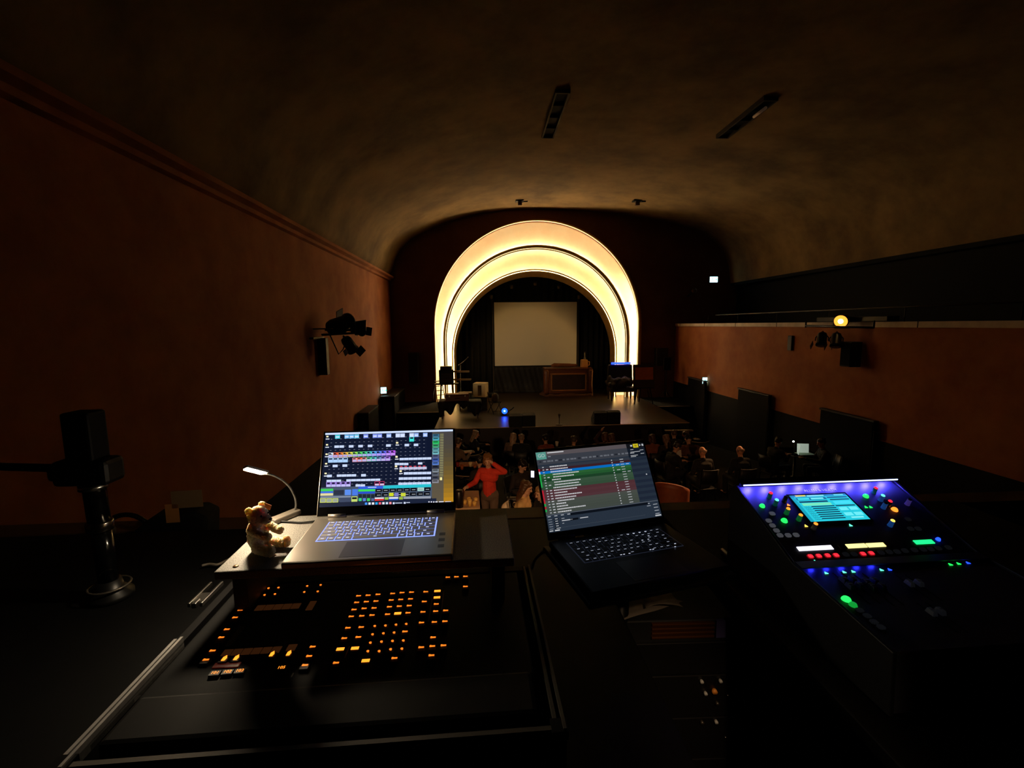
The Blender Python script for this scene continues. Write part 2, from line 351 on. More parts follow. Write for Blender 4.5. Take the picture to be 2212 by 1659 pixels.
# ================================================================== THINGS ON AND BESIDE THE STAGE
def stage_pt(px, py): return at_z(px, py, ZS)
def mpp(p): return (Vector(p)-EYE).dot(Vector(fw))/FPX          # metres per picture pixel at p
GREYM = mat('grey_metal', (92, 86, 78), .4, .7)
# amplifier on a tall stand
p = stage_pt(966, 877); s = mpp(p)
t = thing('amplifier_stand', 'tall four legged black stand carrying the stage amplifier, left leg of the arch behind', 'stand', p)
h = 1.0
for sx in (-1, 1):
    for sy in (-1, 1): MB().tube([(sx*.30, sy*.22, 0), (sx*.24, sy*.16, h-.03)], .022, 8).build('leg', BLACKM, t)
MB().box((0, 0, h), (1.05, .42, .05)).build('shelf', BLACK, t, .006)
MB().box((0, 0, .3), (.52, .36, .03)).build('brace', BLACKM, t)
t = thing('guitar_amplifier', 'black guitar amplifier with a flat head on the tall four legged stand', 'amplifier', p+Vector((0, 0, h+.026)))
MB().box((0, 0, .3), (.62, .34, .6)).build('cabinet', BLACK, t, .015)
mb = MB(); mb.box((0, -.172, .26), (.52, .012, .42)); [mb.box((0, -.18, .08+k*.045), (.5, .004, .012), 1) for k in range(9)]; mb.build('grille', [DRAPE, GREYM], t)
MB().box((0, 0, .68), (.5, .3, .15)).build('head', BLACK, t, .012)
for k in range(6): MB().lathe([(.016, 0), (.014, .02)], (0, 0, 0), 10, 0, Matrix.Translation((-.2+k*.08, -.152, .68)) @ Matrix.Rotation(PI/2, 4, 'X')).build('knob', GREYM, t)
# keyboard rack with two trays, lamp arm
p = stage_pt(997, 868)
t = thing('music_rack', 'slim black rack of two pale trays with an angled lamp arm beside the amplifier stand', 'rack', p)
MB().tube([(0, 0, .03), (0, 0, 1.75)], .03, 10).build('pole', BLACKM, t)
MB().lathe([(.26, 0), (.26, .02), (.05, .05)], n=20).build('base', BLACKM, t)
for z, wx, d in ((1.05, .95, .4), (1.42, .8, .36)):
    q = MB().box((0, 0, z), (wx, d, .035)).build('tray', GREYM, t, .005); MB().box((0, -d/2-.01, z+.03), (wx, .02, .09)).build('tray_lip', mat('tray_lip', (150, 120, 75), .5, .3), q)
MB().tube([(-.12, 0, 1.72), (.1, 0, 1.86), (.36, -.02, 2.1)], .018, 8).build('lamp_arm', GREYM, t)
p = stage_pt(1006, 884)
t = thing('side_table', 'small two tier black side table with pale edges behind the cloth covered table', 'table', p)
for sx in (-1, 1):
    for sy in (-1, 1): MB().tube([(sx*.24, sy*.18, 0), (sx*.24, sy*.18, .72)], .018, 6).build('leg', BLACKM, t)
for z in (.25, .72): MB().box((0, 0, z), (.56, .44, .035)).build('shelf', mat('side_table_top', (120, 96, 62), .45), t, .005)
# cream box on a black plinth
p = stage_pt(1031, 887); s = mpp(p); yb = p.y
tag(MB().b2((-.42, 0, 0), (.42, .7, .55)).build('plinth', BLACK, bevel=.01), 'low black plinth under the cream box on the stage', 'plinth').location = p
t = thing('cream_box', 'cream painted open fronted box with a dark slot standing on the black plinth', 'box', p+Vector((.16, .36, .553)), -.28)
mb = MB(); W, D, H = .27, .25, .58
mb.b2((-W, -D, 0), (-.06, D, H)); mb.b2((.1, -D, 0), (W, D, H)); mb.b2((-.06, -D, H-.08), (.1, D, H)); mb.b2((-.06, -D, 0), (.1, D, .05)); mb.b2((-.06, D-.03, .05), (.1, D, H-.08), 1)
mb.build('shell', [CREAM, MATT], t, .006)
MB().box((-.1, -.1, -.0), (.02, .02, .01)).build('foot', BLACK, t)
# low table under a black cloth, with a wooden case on it
p = stage_pt(994, 905); s = mpp(p)
t = thing('prop_table', 'low table draped with a ragged black cloth near the stage front', 'table', p+Vector((0, .35, 0)))
for sx in (-1, 1):
    for sy in (-1, 1): MB().box((sx*.68, sy*.3, .3), (.06, .06, .6)).build('leg', DWOOD, t, .006)
MB().box((0, 0, .62), (1.55, .75, .05)).build('top', DWOOD, t, .006)
mb = MB(); rows = []
k = 40
for i in range(6):
    f = i/5; r = []
    for j in range(k+1):
        a = j/k; x = -.80+1.6*a
        dr = .28+.16*math.sin(a*9)+.12*math.sin(a*23+1)+(.12 if a < .12 or a > .9 else 0)
        r.append((x*(1+.02*f), -.39-.03*math.sin(a*30)*f, .655-dr*f))
    rows.append(r)
mb.loft([[(x, .39, .655) for x, y, z in rows[0]]]+rows)
for sx in (-1, 1): mb.loft([[(sx*(.805+.02*math.sin(j+i)), -.39+.78*j/12, .655-i*.09-(.06*math.sin(j*1.3) if i else 0)) for j in range(13)] for i in range(5)])
mb.build('cloth', MATS['shiny_black_cloth'], t, solid=.012, fix=False)
q = thing('wooden_case', 'brown wooden instrument case lying on the cloth covered table', 'case', p+Vector((-.12, .38, .662)), .1)
MB().box((0, 0, .11), (.9, .42, .22)).build('body', WOOD, q, .012)
MB().box((0, 0, .245), (.9, .42, .05)).build('lid', WOOD, q, .012)
MB().tube([(-.09, -.215, .12), (-.08, -.245, .12), (.08, -.245, .12), (.09, -.215, .12)], .01, 6).build('handle', BLACKM, q)
for x in (-.3, .3): MB().box((x, -.214, .2), (.05, .012, .07)).build('clasp', CHROME, q)
# folding chair with a bag
def folding_chair(p, rz, label, name='folding_chair'):
    t = thing(name, label, 'chair', p, rz)
    for sx in (-1, 1):
        MB().tube([(sx*.2, -.26, 0), (sx*.2, .1, .46), (sx*.2, .24, .86)], .014, 8).build('leg', BLACKM, t)
        MB().tube([(sx*.18, .26, 0), (sx*.18, -.16, .46)], .014, 8).build('leg', BLACKM, t)
    MB().box((0, -.01, .46), (.4, .4, .025)).build('seat', BLACK, t, .008)
    mb = MB(); mb.loft([[(-.2+.4*j/8, .2+.05*f-.03*math.sin(PI*j/8), .62+.2*f) for j in range(9)] for f in (0, .5, 1)]); mb.build('backrest', BLACK, t, solid=.015, fix=False)
    MB().tube([(-.2, -.18, .1), (.2, -.18, .1)], .01, 6).build('crossbar', BLACKM, t)
    return t
p = stage_pt(1069, 892); folding_chair(p, .5, 'black folding chair with a bag on its seat, upstage of the blue floor lamp')
q = thing('bag', 'small pale grey bag with a loop handle standing on the folding chair', 'bag', p+Vector((.02, .02, .475)), .4)
mb = MB(); mb.lathe([(.10, 0), (.14, .04), (.15, .18), (.12, .3), (.05, .34)], n=16); mb.build('body', mat('grey_bag', (96, 84, 70), .8, var=.4), q)
MB().tube([(-.08, 0, .3), (-.07, 0, .45), (.07, 0, .45), (.08, 0, .3)], .012, 6).build('handle', BLACK, q)
# blue lamp on the stage floor
p = stage_pt(1090, 897); t = thing('floor_lamp', 'round stage lamp on the floor shining blue towards the audience', 'lamp', p)
mb = MB(); M = Matrix.Translation((0, 0, .17)) @ Matrix.Rotation(-PI/2-.05, 4, 'X') @ Matrix.Rotation(PI, 4, 'X')
aim = (EYE-p).normalized(); zq = aim.to_track_quat('Z', 'Y').to_matrix().to_4x4(); M = Matrix.Translation((0, 0, .17)) @ zq
MB().lathe([(.07, -.2), (.12, -.16), (.135, -.02), (.145, .0), (.145, .04), (.12, .045)], n=20, M=M).build('housing', BLACKM, t)
MB().lathe([(.115, .046), (.07, .058)], n=20, M=M).build('lens', glow('blue_lens', (14, 50, 255), 9), t)
MB().lathe([(.035, .059), (.02, .062)], n=14, M=M).build('light_core', glow('blue_core', (110, 190, 255), 14), t)
MB().tube([(-.17, 0, .17), (-.17, .03, .02), (.17, .03, .02), (.17, 0, .17)], .014, 8).build('yoke', BLACKM, t)
MB().tube([(.1, .1, .1), (.3, .12, .22), (.38, .1, .3)], .02, 8).build('barn_door', BLACKM, t)
# monitor wedges in two pairs
def wedge(p, rz, label, wx=.72):
    t = thing('monitor_wedge', label, 'loudspeaker', p, rz, 'floor monitors at the stage front')
    MB().prism([(-.25, 0), (.25, 0), (.25, .16), (-.12, .46), (-.25, .40)], 'x', -wx/2, wx/2).build('cabinet', BLACK, t, .01)
    mb = MB(); a = Vector((0, .262, .155)); mb.box((0, 0, 0), (wx-.08, .42, .012), 0, Matrix.Translation((0, .07, .325)) @ Matrix.Rotation(math.atan2(-.30, .37), 4, 'X')); mb.build('grille', MATT, t)
    for sx in (-1, 1): MB().tube([(sx*(wx/2+.004), -.1, .2), (sx*(wx/2+.014), -.03, .2), (sx*(wx/2+.004), .04, .2)], .012, 6).build('handle', BLACKM, t)
for px, py, nm in ((1114.5, 924, 'nearest the blue floor lamp'), (1143, 922.5, 'next to the one nearest the blue lamp'), (1298, 916.5, 'far pair, nearer the blue lamp'), (1327, 915.5, 'far pair, farther from the blue lamp')):
    p = stage_pt(px, py)+Vector((0, .28, 0)); wedge(p, 0, 'black wedge monitor at the stage front, '+nm, 27.8*mpp(p))
p = stage_pt(1209, 919)+Vector((0, .1, 0)); t = thing('microphone', 'small microphone on a short round based stand at the stage edge', 'microphone', p)
MB().lathe([(.12, 0), (.12, .02), (.03, .035)], n=18).build('base', GREYM, t); MB().tube([(0, 0, .03), (0, 0, .26)], .012, 8).build('pole', BLACKM, t)
MB().lathe([(.02, 0), (.028, .08), (.045, .1), (.045, .13), (.02, .16)], (0, 0, .25), 12).build('capsule', GREYM, t)
# wooden radio cabinet on a rug with a jug and bottle
p = stage_pt(1230, 857)+Vector((0, .55, 0)); s = mpp(p)
rug = thing('rug', 'crumpled brown rug under the wooden cabinet', 'rug', p)
mb = MB(); k = 36; mb.add([(0, 0, .08)], [])
prf = []
for ring_i, (rr, zz) in enumerate(((1.0, .008), (1.0, .06), (.95, .13), (.75, .14))):
    prf.append([(rr*(1.32+.06*math.sin(5*a)+.05*math.sin(11*a))*math.copysign(abs(math.cos(a))**.5, math.cos(a)), rr*(.62+.04*math.sin(7*a))*math.copysign(abs(math.sin(a))**.5, math.sin(a)), zz*(1+.25*math.sin(9*a+ring_i))) for a in [2*PI*j/k for j in range(k)]])
mb.loft(prf, closed=True); b = len(mb.v)-k; mb.f.append(tuple(b+j for j in range(k))); mb.m.append(0); mb.sm.append(False)
mb.build('cloth', mat('brown_rug', (92, 52, 26), .9, var=.5, scale=7), rug)
t = thing('wooden_cabinet', 'carved brown wooden cabinet with a framed dark front panel standing on the rug', 'cabinet', p+Vector((-.02, 0, .145)))
W, H, D = 1.16, 1.2, .42
MB().box((0, 0, H/2), (2*W, 2*D, H)).build('body', WOOD, t, .03)
MB().box((0, -D-.006, .56), (1.62, .02, .78)).build('panel', DWOOD, t)
mb = MB()
for z in (.16, .98): mb.box((0, -D-.02, z), (1.8, .05, .07))
for x in (-.86, .86): mb.box((x, -D-.02, .57), (.07, .05, .88))
mb.build('panel_frame', mat('panel_frame', (176, 112, 58), .4, var=.3), t, .01)
MB().box((0, -.0, H+.03), (2*W+.05, 2*D+.05, .07)).build('top', WOOD, t, .02)
for sx in (-1, 1): MB().lathe([(.1, 0), (.13, .1), (.09, .5), (.13, 1.1), (.1, H)], (sx*(W-.05), -D+.02, 0), 14).build('post', WOOD, t)
tag(MB().tube([(-.75, 0, .1), (-.6, 0, .13), (.2, 0, .11), (.55, .02, .12)], [.05, .11, .1, .06], 10).build('rolled_cloth', mat('brown_cloth', (128, 72, 34), .9, var=.4), fix=True), 'rolled brown cloth lying along the top of the wooden cabinet', 'cloth').location = p+Vector((-.1, -.1, .145+H+.065))
t = thing('jug', 'pale tan box shaped jug on the corner of the wooden cabinet', 'jug', p+Vector((.82, -.1, .145+H+.067)))
MB().box((0, 0, .2), (.36, .3, .4), taper=.9).build('body', mat('tan_jug', (206, 148, 84), .6), t, .04); MB().tube([(.17, 0, .3), (.27, 0, .28), (.27, 0, .12), (.18, 0, .1)], .025, 8).build('handle', MATS['tan_jug'], t)
t = thing('bottle', 'slim grey bottle behind the tan jug on the wooden cabinet', 'bottle', p+Vector((.92, .22, .145+H+.067)))
MB().lathe([(.07, 0), (.07, .4), (.03, .52), (.03, .72)], n=14).build('glass', mat('grey_glass', (120, 110, 92), .2), t); MB().lathe([(.032, .72), (.032, .76)], n=12).build('stopper', DWOOD, t)
# armchair draped with a dark coat, blue bar on its back
p = stage_pt(1347, 866)+Vector((0, .35, 0)); s = mpp(p)
t = thing('armchair', 'high backed dark armchair at the foot of the arch, right leg behind it', 'armchair', p)
W = .62
for sx in (-1, 1):
    for sy in (-1, 1): MB().lathe([(.035, 0), (.05, .2), (.045, .42)], (sx*(W-.08), sy*.3, 0), 10).build('leg', DWOOD, t)
MB().box((0, 0, .52), (2*W, .8, .22)).build('seat', mat('dark_leather', (34, 26, 22), .5), t, .05)
mb = MB(); mb.box((0, .34, 1.12), (1.26, .18, 1.05), taper=.92); mb.build('backrest', mat('blue_black_cloth', (30, 34, 52), .7), t, .06)
for sx in (-1, 1): MB().cap((sx*W, -.3, .78), (sx*W, .32, .82), .1).build('arm', MATS['dark_leather'], t)
t2 = thing('light_bar', 'glowing blue light bar on top of the dark armchair', 'light bar', p+Vector((0, .3, 1.66)))
MB().box((0, 0, .05), (.98, .1, .1)).build('housing', BLACKM, t2, .01); MB().box((0, -.056, .05), (.9, .016, .085)).build('lens', glow('blue_bar', (22, 48, 255), 7), t2)
mb = MB()
for k_ in range(26):
    a = random.uniform(-.55, .8); mb.ball((a, -.3+random.uniform(-.12, .1), .78+random.uniform(-.14, .26)-abs(a)*.12), (random.uniform(.12, .2), .12, random.uniform(.1, .18)), n=10)
mb.ball((.78, -.1, .82), (.2, .16, .34)); mb.ball((-.6, -.1, .9), (.14, .14, .3))
tag(mb.build('fur_coat', mat('dark_fur', (52, 40, 30), .9, var=.5, scale=22, bump=.5), remesh=.035), 'dark fur coat thrown over the seat and arm of the armchair', 'coat').location = p
# easel with a picture
p = stage_pt(1389, 872); t = thing('easel', 'tall black wooden easel holding the orange picture beside the arch', 'easel', p)
for a, b in (((-.42, -.1, 0), (-.1, .1, 1.75)), ((.42, -.1, 0), (.1, .1, 1.75)), ((.0, .55, 0), (0, .12, 1.7))): MB().tube([a, b], .026, 8).build('leg', BLACK, t)
MB().box((0, -.02, .72), (.95, .1, .05)).build('ledge', BLACK, t)
q = thing('framed_picture', 'orange brown picture in a dark frame standing on the easel', 'picture', p+Vector((0, -.045, .748)))
M = Matrix.Rotation(-.10, 4, 'X')
mb = MB(); W, H = .48, 1.02
mb.b2((-W, -.02, 0), (W, .03, .34), 0, M); mb.b2((-W, -.02, H-.13), (W, .03, H), 0, M); mb.b2((-W, -.02, .34), (-W+.09, .03, H-.13), 0, M); mb.b2((W-.05, -.02, .34), (W, .03, H-.13), 0, M)
mb.build('frame', mat('dark_frame', (52, 28, 16), .5), q); MB().b2((-W+.085, -.012, .335), (W-.045, .01, H-.125), 0, M).build('canvas', mat('orange_canvas', (214, 118, 58), .7, var=.25, scale=3), q)
# column loudspeakers on the stage wall, speaker on a stand, board leaning
def column(px0, py0, px1, py1, label):
    a = at_y(px0, py0, YB-.25); b = at_y(px1, py1, YB-.25); wx = b.x-a.x; h = a.z-b.z
    t = thing('column_loudspeaker', label, 'loudspeaker', ((a.x+b.x)/2, YB-.22, b.z))
    MB().box((0, 0, h/2), (wx, .3, h)).build('cabinet', mat('speaker_grey', (42, 38, 34), .6), t, .012)
    MB().box((0, -.155, h/2), (wx*.86, .012, h*.94)).build('grille', mat('speaker_mesh', (28, 25, 22), .8), t)
    MB().box((0, .18, h*.7), (.1, .1, .2)).build('bracket', BLACKM, t)
column(882, 762, 905, 829, 'grey column loudspeaker on the dark stage wall beside the left wall corner')
column(1417, 752, 1441, 790, 'grey column loudspeaker on the dark stage wall above the speaker stand')
p = stage_pt(1438, 858); p.y = YB-.9; p = at_y(1438, 858, YB-.9); p.z = ZS-.02
t = thing('speaker_stand', 'thin black tripod stand under the loudspeaker beside the easel', 'stand', p)
MB().tube([(0, 0, .15), (0, 0, 1.42)], .02, 8).build('pole', BLACKM, t)
for k in range(3): MB().tube([(0, 0, .5), (.38*math.cos(2.1*k+.4), .38*math.sin(2.1*k+.4), .012)], .014, 6).build('leg', BLACKM, t)
t = thing('loudspeaker', 'black loudspeaker on the thin tripod stand beside the easel', 'loudspeaker', p+Vector((0, 0, 1.42)), -.2)
MB().prism([(-.17, -.15), (.17, -.15), (.12, .16), (-.12, .16)], 'z', 0, .62).build('cabinet', BLACK, t, .015); MB().box((0, -.156, .31), (.3, .012, .56)).build('grille', MATT, t)
p = stage_pt(936, 868); t = thing('step_ladder', 'small folding step ladder with one pale lit rail beside the left foot of the arch', 'ladder', Vector((sfl.x-.3, p.y-.3, ZS-.02)), .5)
for sx in (-1, 1):
    MB().tube([(sx*.2, -.25, 0), (sx*.17, .1, 1.0)], .02, 6).build('rail', mat('lit_toned_rail', (170, 135, 85), .5) if sx < 0 else BLACKM, t)  # light on one rail put into its pale paint
    MB().tube([(sx*.2, .4, 0), (sx*.17, .1, 1.0)], .02, 6).build('leg', BLACKM, t)
for k in range(4): MB().box((0, -.25+.35*(k+1)/5+.02, (k+1)*.2), (.38, .1, .025)).build('step', GREYM, t)
MB().box((0, .1, 1.02), (.42, .2, .03)).build('top_step', BLACK, t)
# handrail tray in front of the stage, right
a = at_y(1437, 929.5, sfl.y-.5); b = at_y(1496, 928, sfl.y-.5)
t = thing('drinks_shelf', 'narrow pale edged shelf on two posts in front of the stage', 'shelf', (a.x, a.y, floor_z(a.y)))
hh = a.z-floor_z(a.y); MB().b2((0, -.08, hh-.04), (b.x-a.x, .08, hh)).build('board', mat('shelf_board', (120, 98, 76), .5), t, .006)
for x in (.1, b.x-a.x-.1): MB().tube([(x, 0, 0), (x, 0, hh-.03)], .02, 6).build('post', BLACKM, t)

# ------------------------------------------------ exit porches with lit signs
SIGN = glow('exit_sign_white', (190, 245, 255), 3.2)
SIGNG = mat('exit_sign_green', (10, 60, 40), .5, emit=(40, 220, 160), power=2.0)
def exit_sign(p, rz, label, w_=.34, h_=.2):
    t = thing('exit_sign', label, 'exit sign', p, rz)
    MB().box((0, 0, 0), (w_+.03, .07, h_+.03)).build('housing', mat('sign_housing', (60, 66, 64), .5), t, .006)
    MB().box((0, -.037, 0), (w_, .008, h_)).build('lit_face', SIGN, t)
    mb = MB(); x = -w_*.16        # running figure and arrow
    y = -.0425
    mb.ball((x, y, h_*.30), (.016, .003, .016), n=8)
    for a, b in (((x, .22), (x-.01, -.05)), ((x-.01, -.05), (x+.04, -.22)), ((x+.04, -.22), (x+.02, -.4)), ((x-.01, -.05), (x-.05, -.25)), ((x-.05, -.25), (x-.09, -.28)), ((x, .15), (x+.05, 0)), ((x, .15), (x-.05, .02))):
        mb.tube([(a[0], y, a[1]*h_), (b[0], y, b[1]*h_)], .008, 5)
    mb.box((w_*.24, y, 0), (.09, .003, .02)); mb.prism([(w_*.24+.03, .04), (w_*.24+.085, 0), (w_*.24+.03, -.04)], 'y', y-.002, y+.002)
    mb.build('pictogram', SIGNG, t)
    MB().tube([(0, .03, 0), (0, .09, 0), (-.5 if p[0] < 0 else .5, .12, 0)] if p[1] < 20 else [(0, .03, 0), (0, .2, 0)], .012, 6).build('bracket', BLACKM, t)
    return t
def porch(px0, py0, y0, y1, depth, side, label, zt):
    """black box porch against a side wall"""
    x0, x1 = (XL+.06, XL+depth) if side < 0 else (XR-depth, XR-.06)
    zb = floor_z(y0)
    t = thing('door_porch', label, 'porch', ((x0+x1)/2, (y0+y1)/2, zb+.0)); wx = (x1-x0)/2; wy = (y1-y0)/2
    MB().b2((-wx, -wy, -.1), (wx, wy, zt-zb)).build('shell', MATT, t, .03)
    MB().b2((-wx-.02 if side > 0 else -wx, -wy-.02, zt-zb), (wx if side > 0 else wx+.02, wy+.02, zt-zb+.05)).build('top', mat('porch_top', (34, 28, 23), .6), t, .01)
    MB().b2((-wx+.1, -wy-.012, .05), (wx-.1, -wy, min(2.1, zt-zb-.2))).build('door', BLACK, t)
porch(0, 0, 15.3, 16.8, .42, -1, 'lower black box porch against the brown left wall, nearer one', CZ-2.87)
porch(0, 0, 18.8, 21.4, .62, -1, 'black box porch under the exit sign on the left wall', CZ-2.86)
exit_sign(at_y(828.5, 843, 19.15), .25, 'glowing exit sign above the black porch at the far end of the left wall', .22, .25)
porch(0, 0, 18.5, 20.1, .17, 1, 'black box porch under the exit sign on the orange right wall', CZ-2.41)
exit_sign(at_y(1525, 822, 18.7), -.15, 'glowing exit sign above the black porch on the orange right wall', .30, .26)
porch(0, 0, 14.2, 16.0, .17, 1, 'black box porch against the orange right wall, middle of three', CZ-2.36)
porch(0, 0, 10.15, 11.9, .17, 1, 'black box porch against the orange right wall, nearest the sound mixer', CZ-2.36)
p = at_y(1541, 604, YB-.2); exit_sign(p, 0, 'glowing exit sign high up in the dark corner of the stage wall under the vault', .38, .26)
t = thing('wall_lamp', 'small round wall lamp on the dark stage wall below the high exit sign', 'lamp', at_y(1499, 628, YB-.22))
MB().ball((0, 0, 0), .14).build('globe', mat('dull_globe', (120, 100, 78), .4), t); MB().tube([(0, 0, 0), (-.2, .05, -.2), (-.2, .21, -.25)], .03, 8).build('bracket', BLACKM, t)
# ------------------------------------------------ ceiling fittings
def vault_z(x):
    for i in range(len(inner)-1):
        if min(inner[i][0], inner[i+1][0]) <= x <= max(inner[i][0], inner[i+1][0]) and abs(inner[i+1][0]-inner[i][0]) > 1e-6:
            return inner[i][1]+(inner[i+1][1]-inner[i][1])*(x-inner[i][0])/(inner[i+1][0]-inner[i][0])
    return 3.5
def on_vault(px, py):
    d = ray(px, py); lo, hi = .5, 40
    for _ in range(50):
        m_ = (lo+hi)/2; q = EYE+d*m_
        if q.z < vault_z(q.x): lo = m_
        else: hi = m_
    return EYE+d*lo
def slot(pa, pb, wx, label, tip=False):
    a, b = on_vault(*pa), on_vault(*pb); t = thing('ceiling_slot', label, 'vent', a)
    L = (b-a).length; y = (b-a).normalized(); x = y.cross(Vector((0, 0, 1))).normalized(); z = x.cross(y)
    t.matrix_world = frame(a, x, y, z)
    mb = MB(); mb.b2((-wx/2, 0, -.09), (-wx/2+.04, L, .1)); mb.b2((wx/2-.04, 0, -.09), (wx/2, L, .1)); mb.b2((-wx/2, 0, -.09), (wx/2, .04, .1)); mb.b2((-wx/2, L-.04, -.09), (wx/2, L, .1))
    mb.build('rim', mat('slot_rim', (48, 38, 26), .8), t); MB().b2((-wx/2+.03, .03, -.03), (wx/2-.03, L-.03, .1)).build('void', MATT, t)
    for k in range(1, 4): MB().b2((-wx/2+.04, L*k/4-.02, -.085), (wx/2-.04, L*k/4+.02, -.03)).build('crossbar', MATT, t)
    if tip: MB().cap((0, .2, -.16), (0, L*.3, -.16), .035).build('lamp_tube', mat('pale_tube', (190, 160, 130), .4, emit=(190, 150, 120), power=.03), t)
slot((1216, 192), (1183, 292), .34, 'long dark slot in the vault above the stage, near its crown')
slot((1666, 208), (1560, 292), .34, 'long dark slot in the vault with a pale tube at its far end', True)
for px, nm in ((1122, 'nearer the left wall'), (1376, 'nearer the gallery')):
    p = on_vault(px, 433); t = thing('ceiling_hook', 'small dark bracket on the lit vault edge, '+nm, 'bracket', p)
    MB().box((0, 0, -.02), (.34, .3, .06)).build('plate', BLACK, t); MB().box((.02, .0, -.12), (.16, .14, .16)).build('housing', mat('rust', (70, 38, 18), .8), t); MB().tube([(.1, 0, -.05), (.34, -.1, -.06)], .03, 6).build('arm', BLACK, t)

# ------------------------------------------------ theatre lamps on wall brackets
def spotlight(M, label, size=1.0, lit=None, lens=None):
    t = thing('theatre_lamp', label, 'lamp', M=M)
    S = Matrix.Scale(size, 4)
    MB().lathe([(.05, -.24), (.10, -.22), (.12, -.16), (.12, .08), (.14, .1), (.14, .14), (.12, .142)], n=18, M=S).build('housing', BLACKM, t)
    MB().lathe([(.115, .1425), (.07, .155)], n=18, M=S).build('lens', lit or lens or mat('dark_lens', (30, 28, 26), .15), t)
    mb = MB(); mb.tube([(0, -.15, 0), (0, -.15, -.1), (0, .0, -.3), (0, .15, -.1), (0, .15, 0)], .014, 6, M=S @ Matrix.Rotation(PI/2, 4, 'Z')); mb.build('yoke', BLACKM, t)
    for k in (-1, 1): MB().box((k*.17, 0, .2), (.012, .22, .16), 0, S @ Matrix.Rotation(k*.3, 4, 'Y')).build('barn_door', BLACKM, t)
    return t
def aim_m(p, d, roll=0): return Matrix.Translation(p) @ Vector(d).to_track_quat('Z', 'Y').to_matrix().to_4x4() @ Matrix.Rotation(roll, 4, 'Z')
yk = at_x(697, 745, XL).y
def wl(px, py, xo): return at_x(px, py, XL+xo)
a = wl(697, 730, .12); b = wl(697, 811, .12)
t = thing('lamp_bracket', 'black steel bracket with a drop post carrying lamps on the left wall', 'bracket', (XL, a.y, b.z)); h = a.z-b.z
MB().b2((.0, -.1, 0), (.22, .1, h)).build('post', BLACKM, t, .01)
MB().b2((0, -.6, h-.02), (.1, .15, h+.03)).build('rail', BLACKM, t); MB().tube([(.1, 0, h+.08), (1.0, .1, h+.12)], .03, 8).build('arm', BLACKM, t)
MB().b2((.05, -.45, h+.22), (.5, .2, h+.25)).build('tray', mat('tray_grey', (96, 84, 70), .5), t)
base = Vector((XL, a.y, b.z+h))
spotlight(aim_m(base+Vector((.62, .05, .34)), (.55, .75, .25), .4), 'large black theatre lamp tilted upward, topmost on the left wall bracket', 1.75)
spotlight(aim_m(base+Vector((.95, .35, .18)), (.5, .85, -.2)), 'black theatre lamp with a pale lit front at the end of the left wall bracket', 1.0, lens=glow('warm_reflector', (250, 190, 100), .8))
spotlight(aim_m(base+Vector((.78, .1, -.22)), (.35, .5, -.8)), 'black theatre lamp hanging nose down under the left wall bracket', 1.15)
mb = MB(); mb.tube([base+Vector(v) for v in ((.3, 0, .1), (.42, -.02, -.2), (.5, 0, -.42), (.62, 0, -.3), (.7, .05, -.05))], .016, 6); tag(mb.build('power_cable', BLACKM), 'looped black cable hanging under the lamps on the left wall bracket', 'cable')
# right: platform on the gallery edge, the lit lamp, two hanging lamps, a column speaker
g0 = at_x(1748, 703, XR-.4); g1 = at_x(1897, 703, XR-.4); zc = CZ
t = thing('lamp_platform', 'black lamp platform fixed on the pale gallery ledge under the lit lamp', 'platform', (XR, g0.y, CZ+.01))
MB().b2((-.2, g1.y-g0.y, .0), (.1, 0, .12)).build('deck', BLACK, t, .01)
MB().tube([(-.5, g1.y-g0.y, -.14), (-.5, 0, -.10)], .025, 8).build('rail', BLACKM, t)
for y in (0.0, g1.y-g0.y): MB().tube([(-.5, y, .02), (-.5, y, -.15)], .02, 6).build('bracket', BLACKM, t)
lp = at_x(1818, 693, XR-.42)
d = (Vector((1.5, 6.5, -.5))-lp).normalized()
s_ = thing('theatre_lamp', 'lit orange theatre lamp on the platform at the gallery edge', 'lamp', M=aim_m(lp, d))
MB().lathe([(.05, -.26), (.10, -.24), (.13, -.12), (.17, .03), (.17, .05), (.155, .05)], n=20).build('housing', BLACKM, s_)
MB().lathe([(.15, .051), (.09, .056)], n=20).build('reflector', glow('amber_reflector', (255, 150, 50), 2.2), s_)
MB().ball((0, 0, .06), (.06, .06, .03)).build('bulb', glow('amber_bulb', (255, 200, 120), 30), s_)
MB().box((0, -.19, -.05), (.34, .012, .1)).build('yoke', BLACKM, s_)
MB().tube([(0, -.16, -.12), (.1, -.22, -.2), (.3, -.22, -.2)], .02, 6).build('clamp', BLACKM, s_)
for (px, py), nm in (((1775, 736), 'first from the stage'), ((1806, 738), 'second from the stage')):
    q = at_x(px, py, XR-.42); o_ = spotlight(aim_m(q, (-.3, -.35, -.9)), 'black theatre lamp hanging under the gallery platform, '+nm, .95)
q = at_x(1838, 765, XR-.2)
t = thing('column_loudspeaker', 'black column loudspeaker fixed to the orange wall under the lamp platform', 'loudspeaker', (XR-.2, q.y, q.z-.25), PI/2)
MB().box((0, 0, .25), (.34, .28, .62)).build('cabinet', BLACK, t, .012); MB().box((0, .146, .25), (.3, .012, .56)).build('grille', MATT, t); MB().box((0, -.18, .3), (.1, .12, .1)).build('bracket', BLACKM, t)
a = at_x(1709, 725, XR-.03); b = at_x(1707, 757, XR-.03)
tag(MB().b2((XR-.07, a.y-.09, b.z), (XR-.005, a.y+.09, a.z)).build('junction_box', mat('dark_box', (34, 22, 15), .6), bevel=.008), 'narrow dark junction box on the orange wall below the pale ledge', 'box')
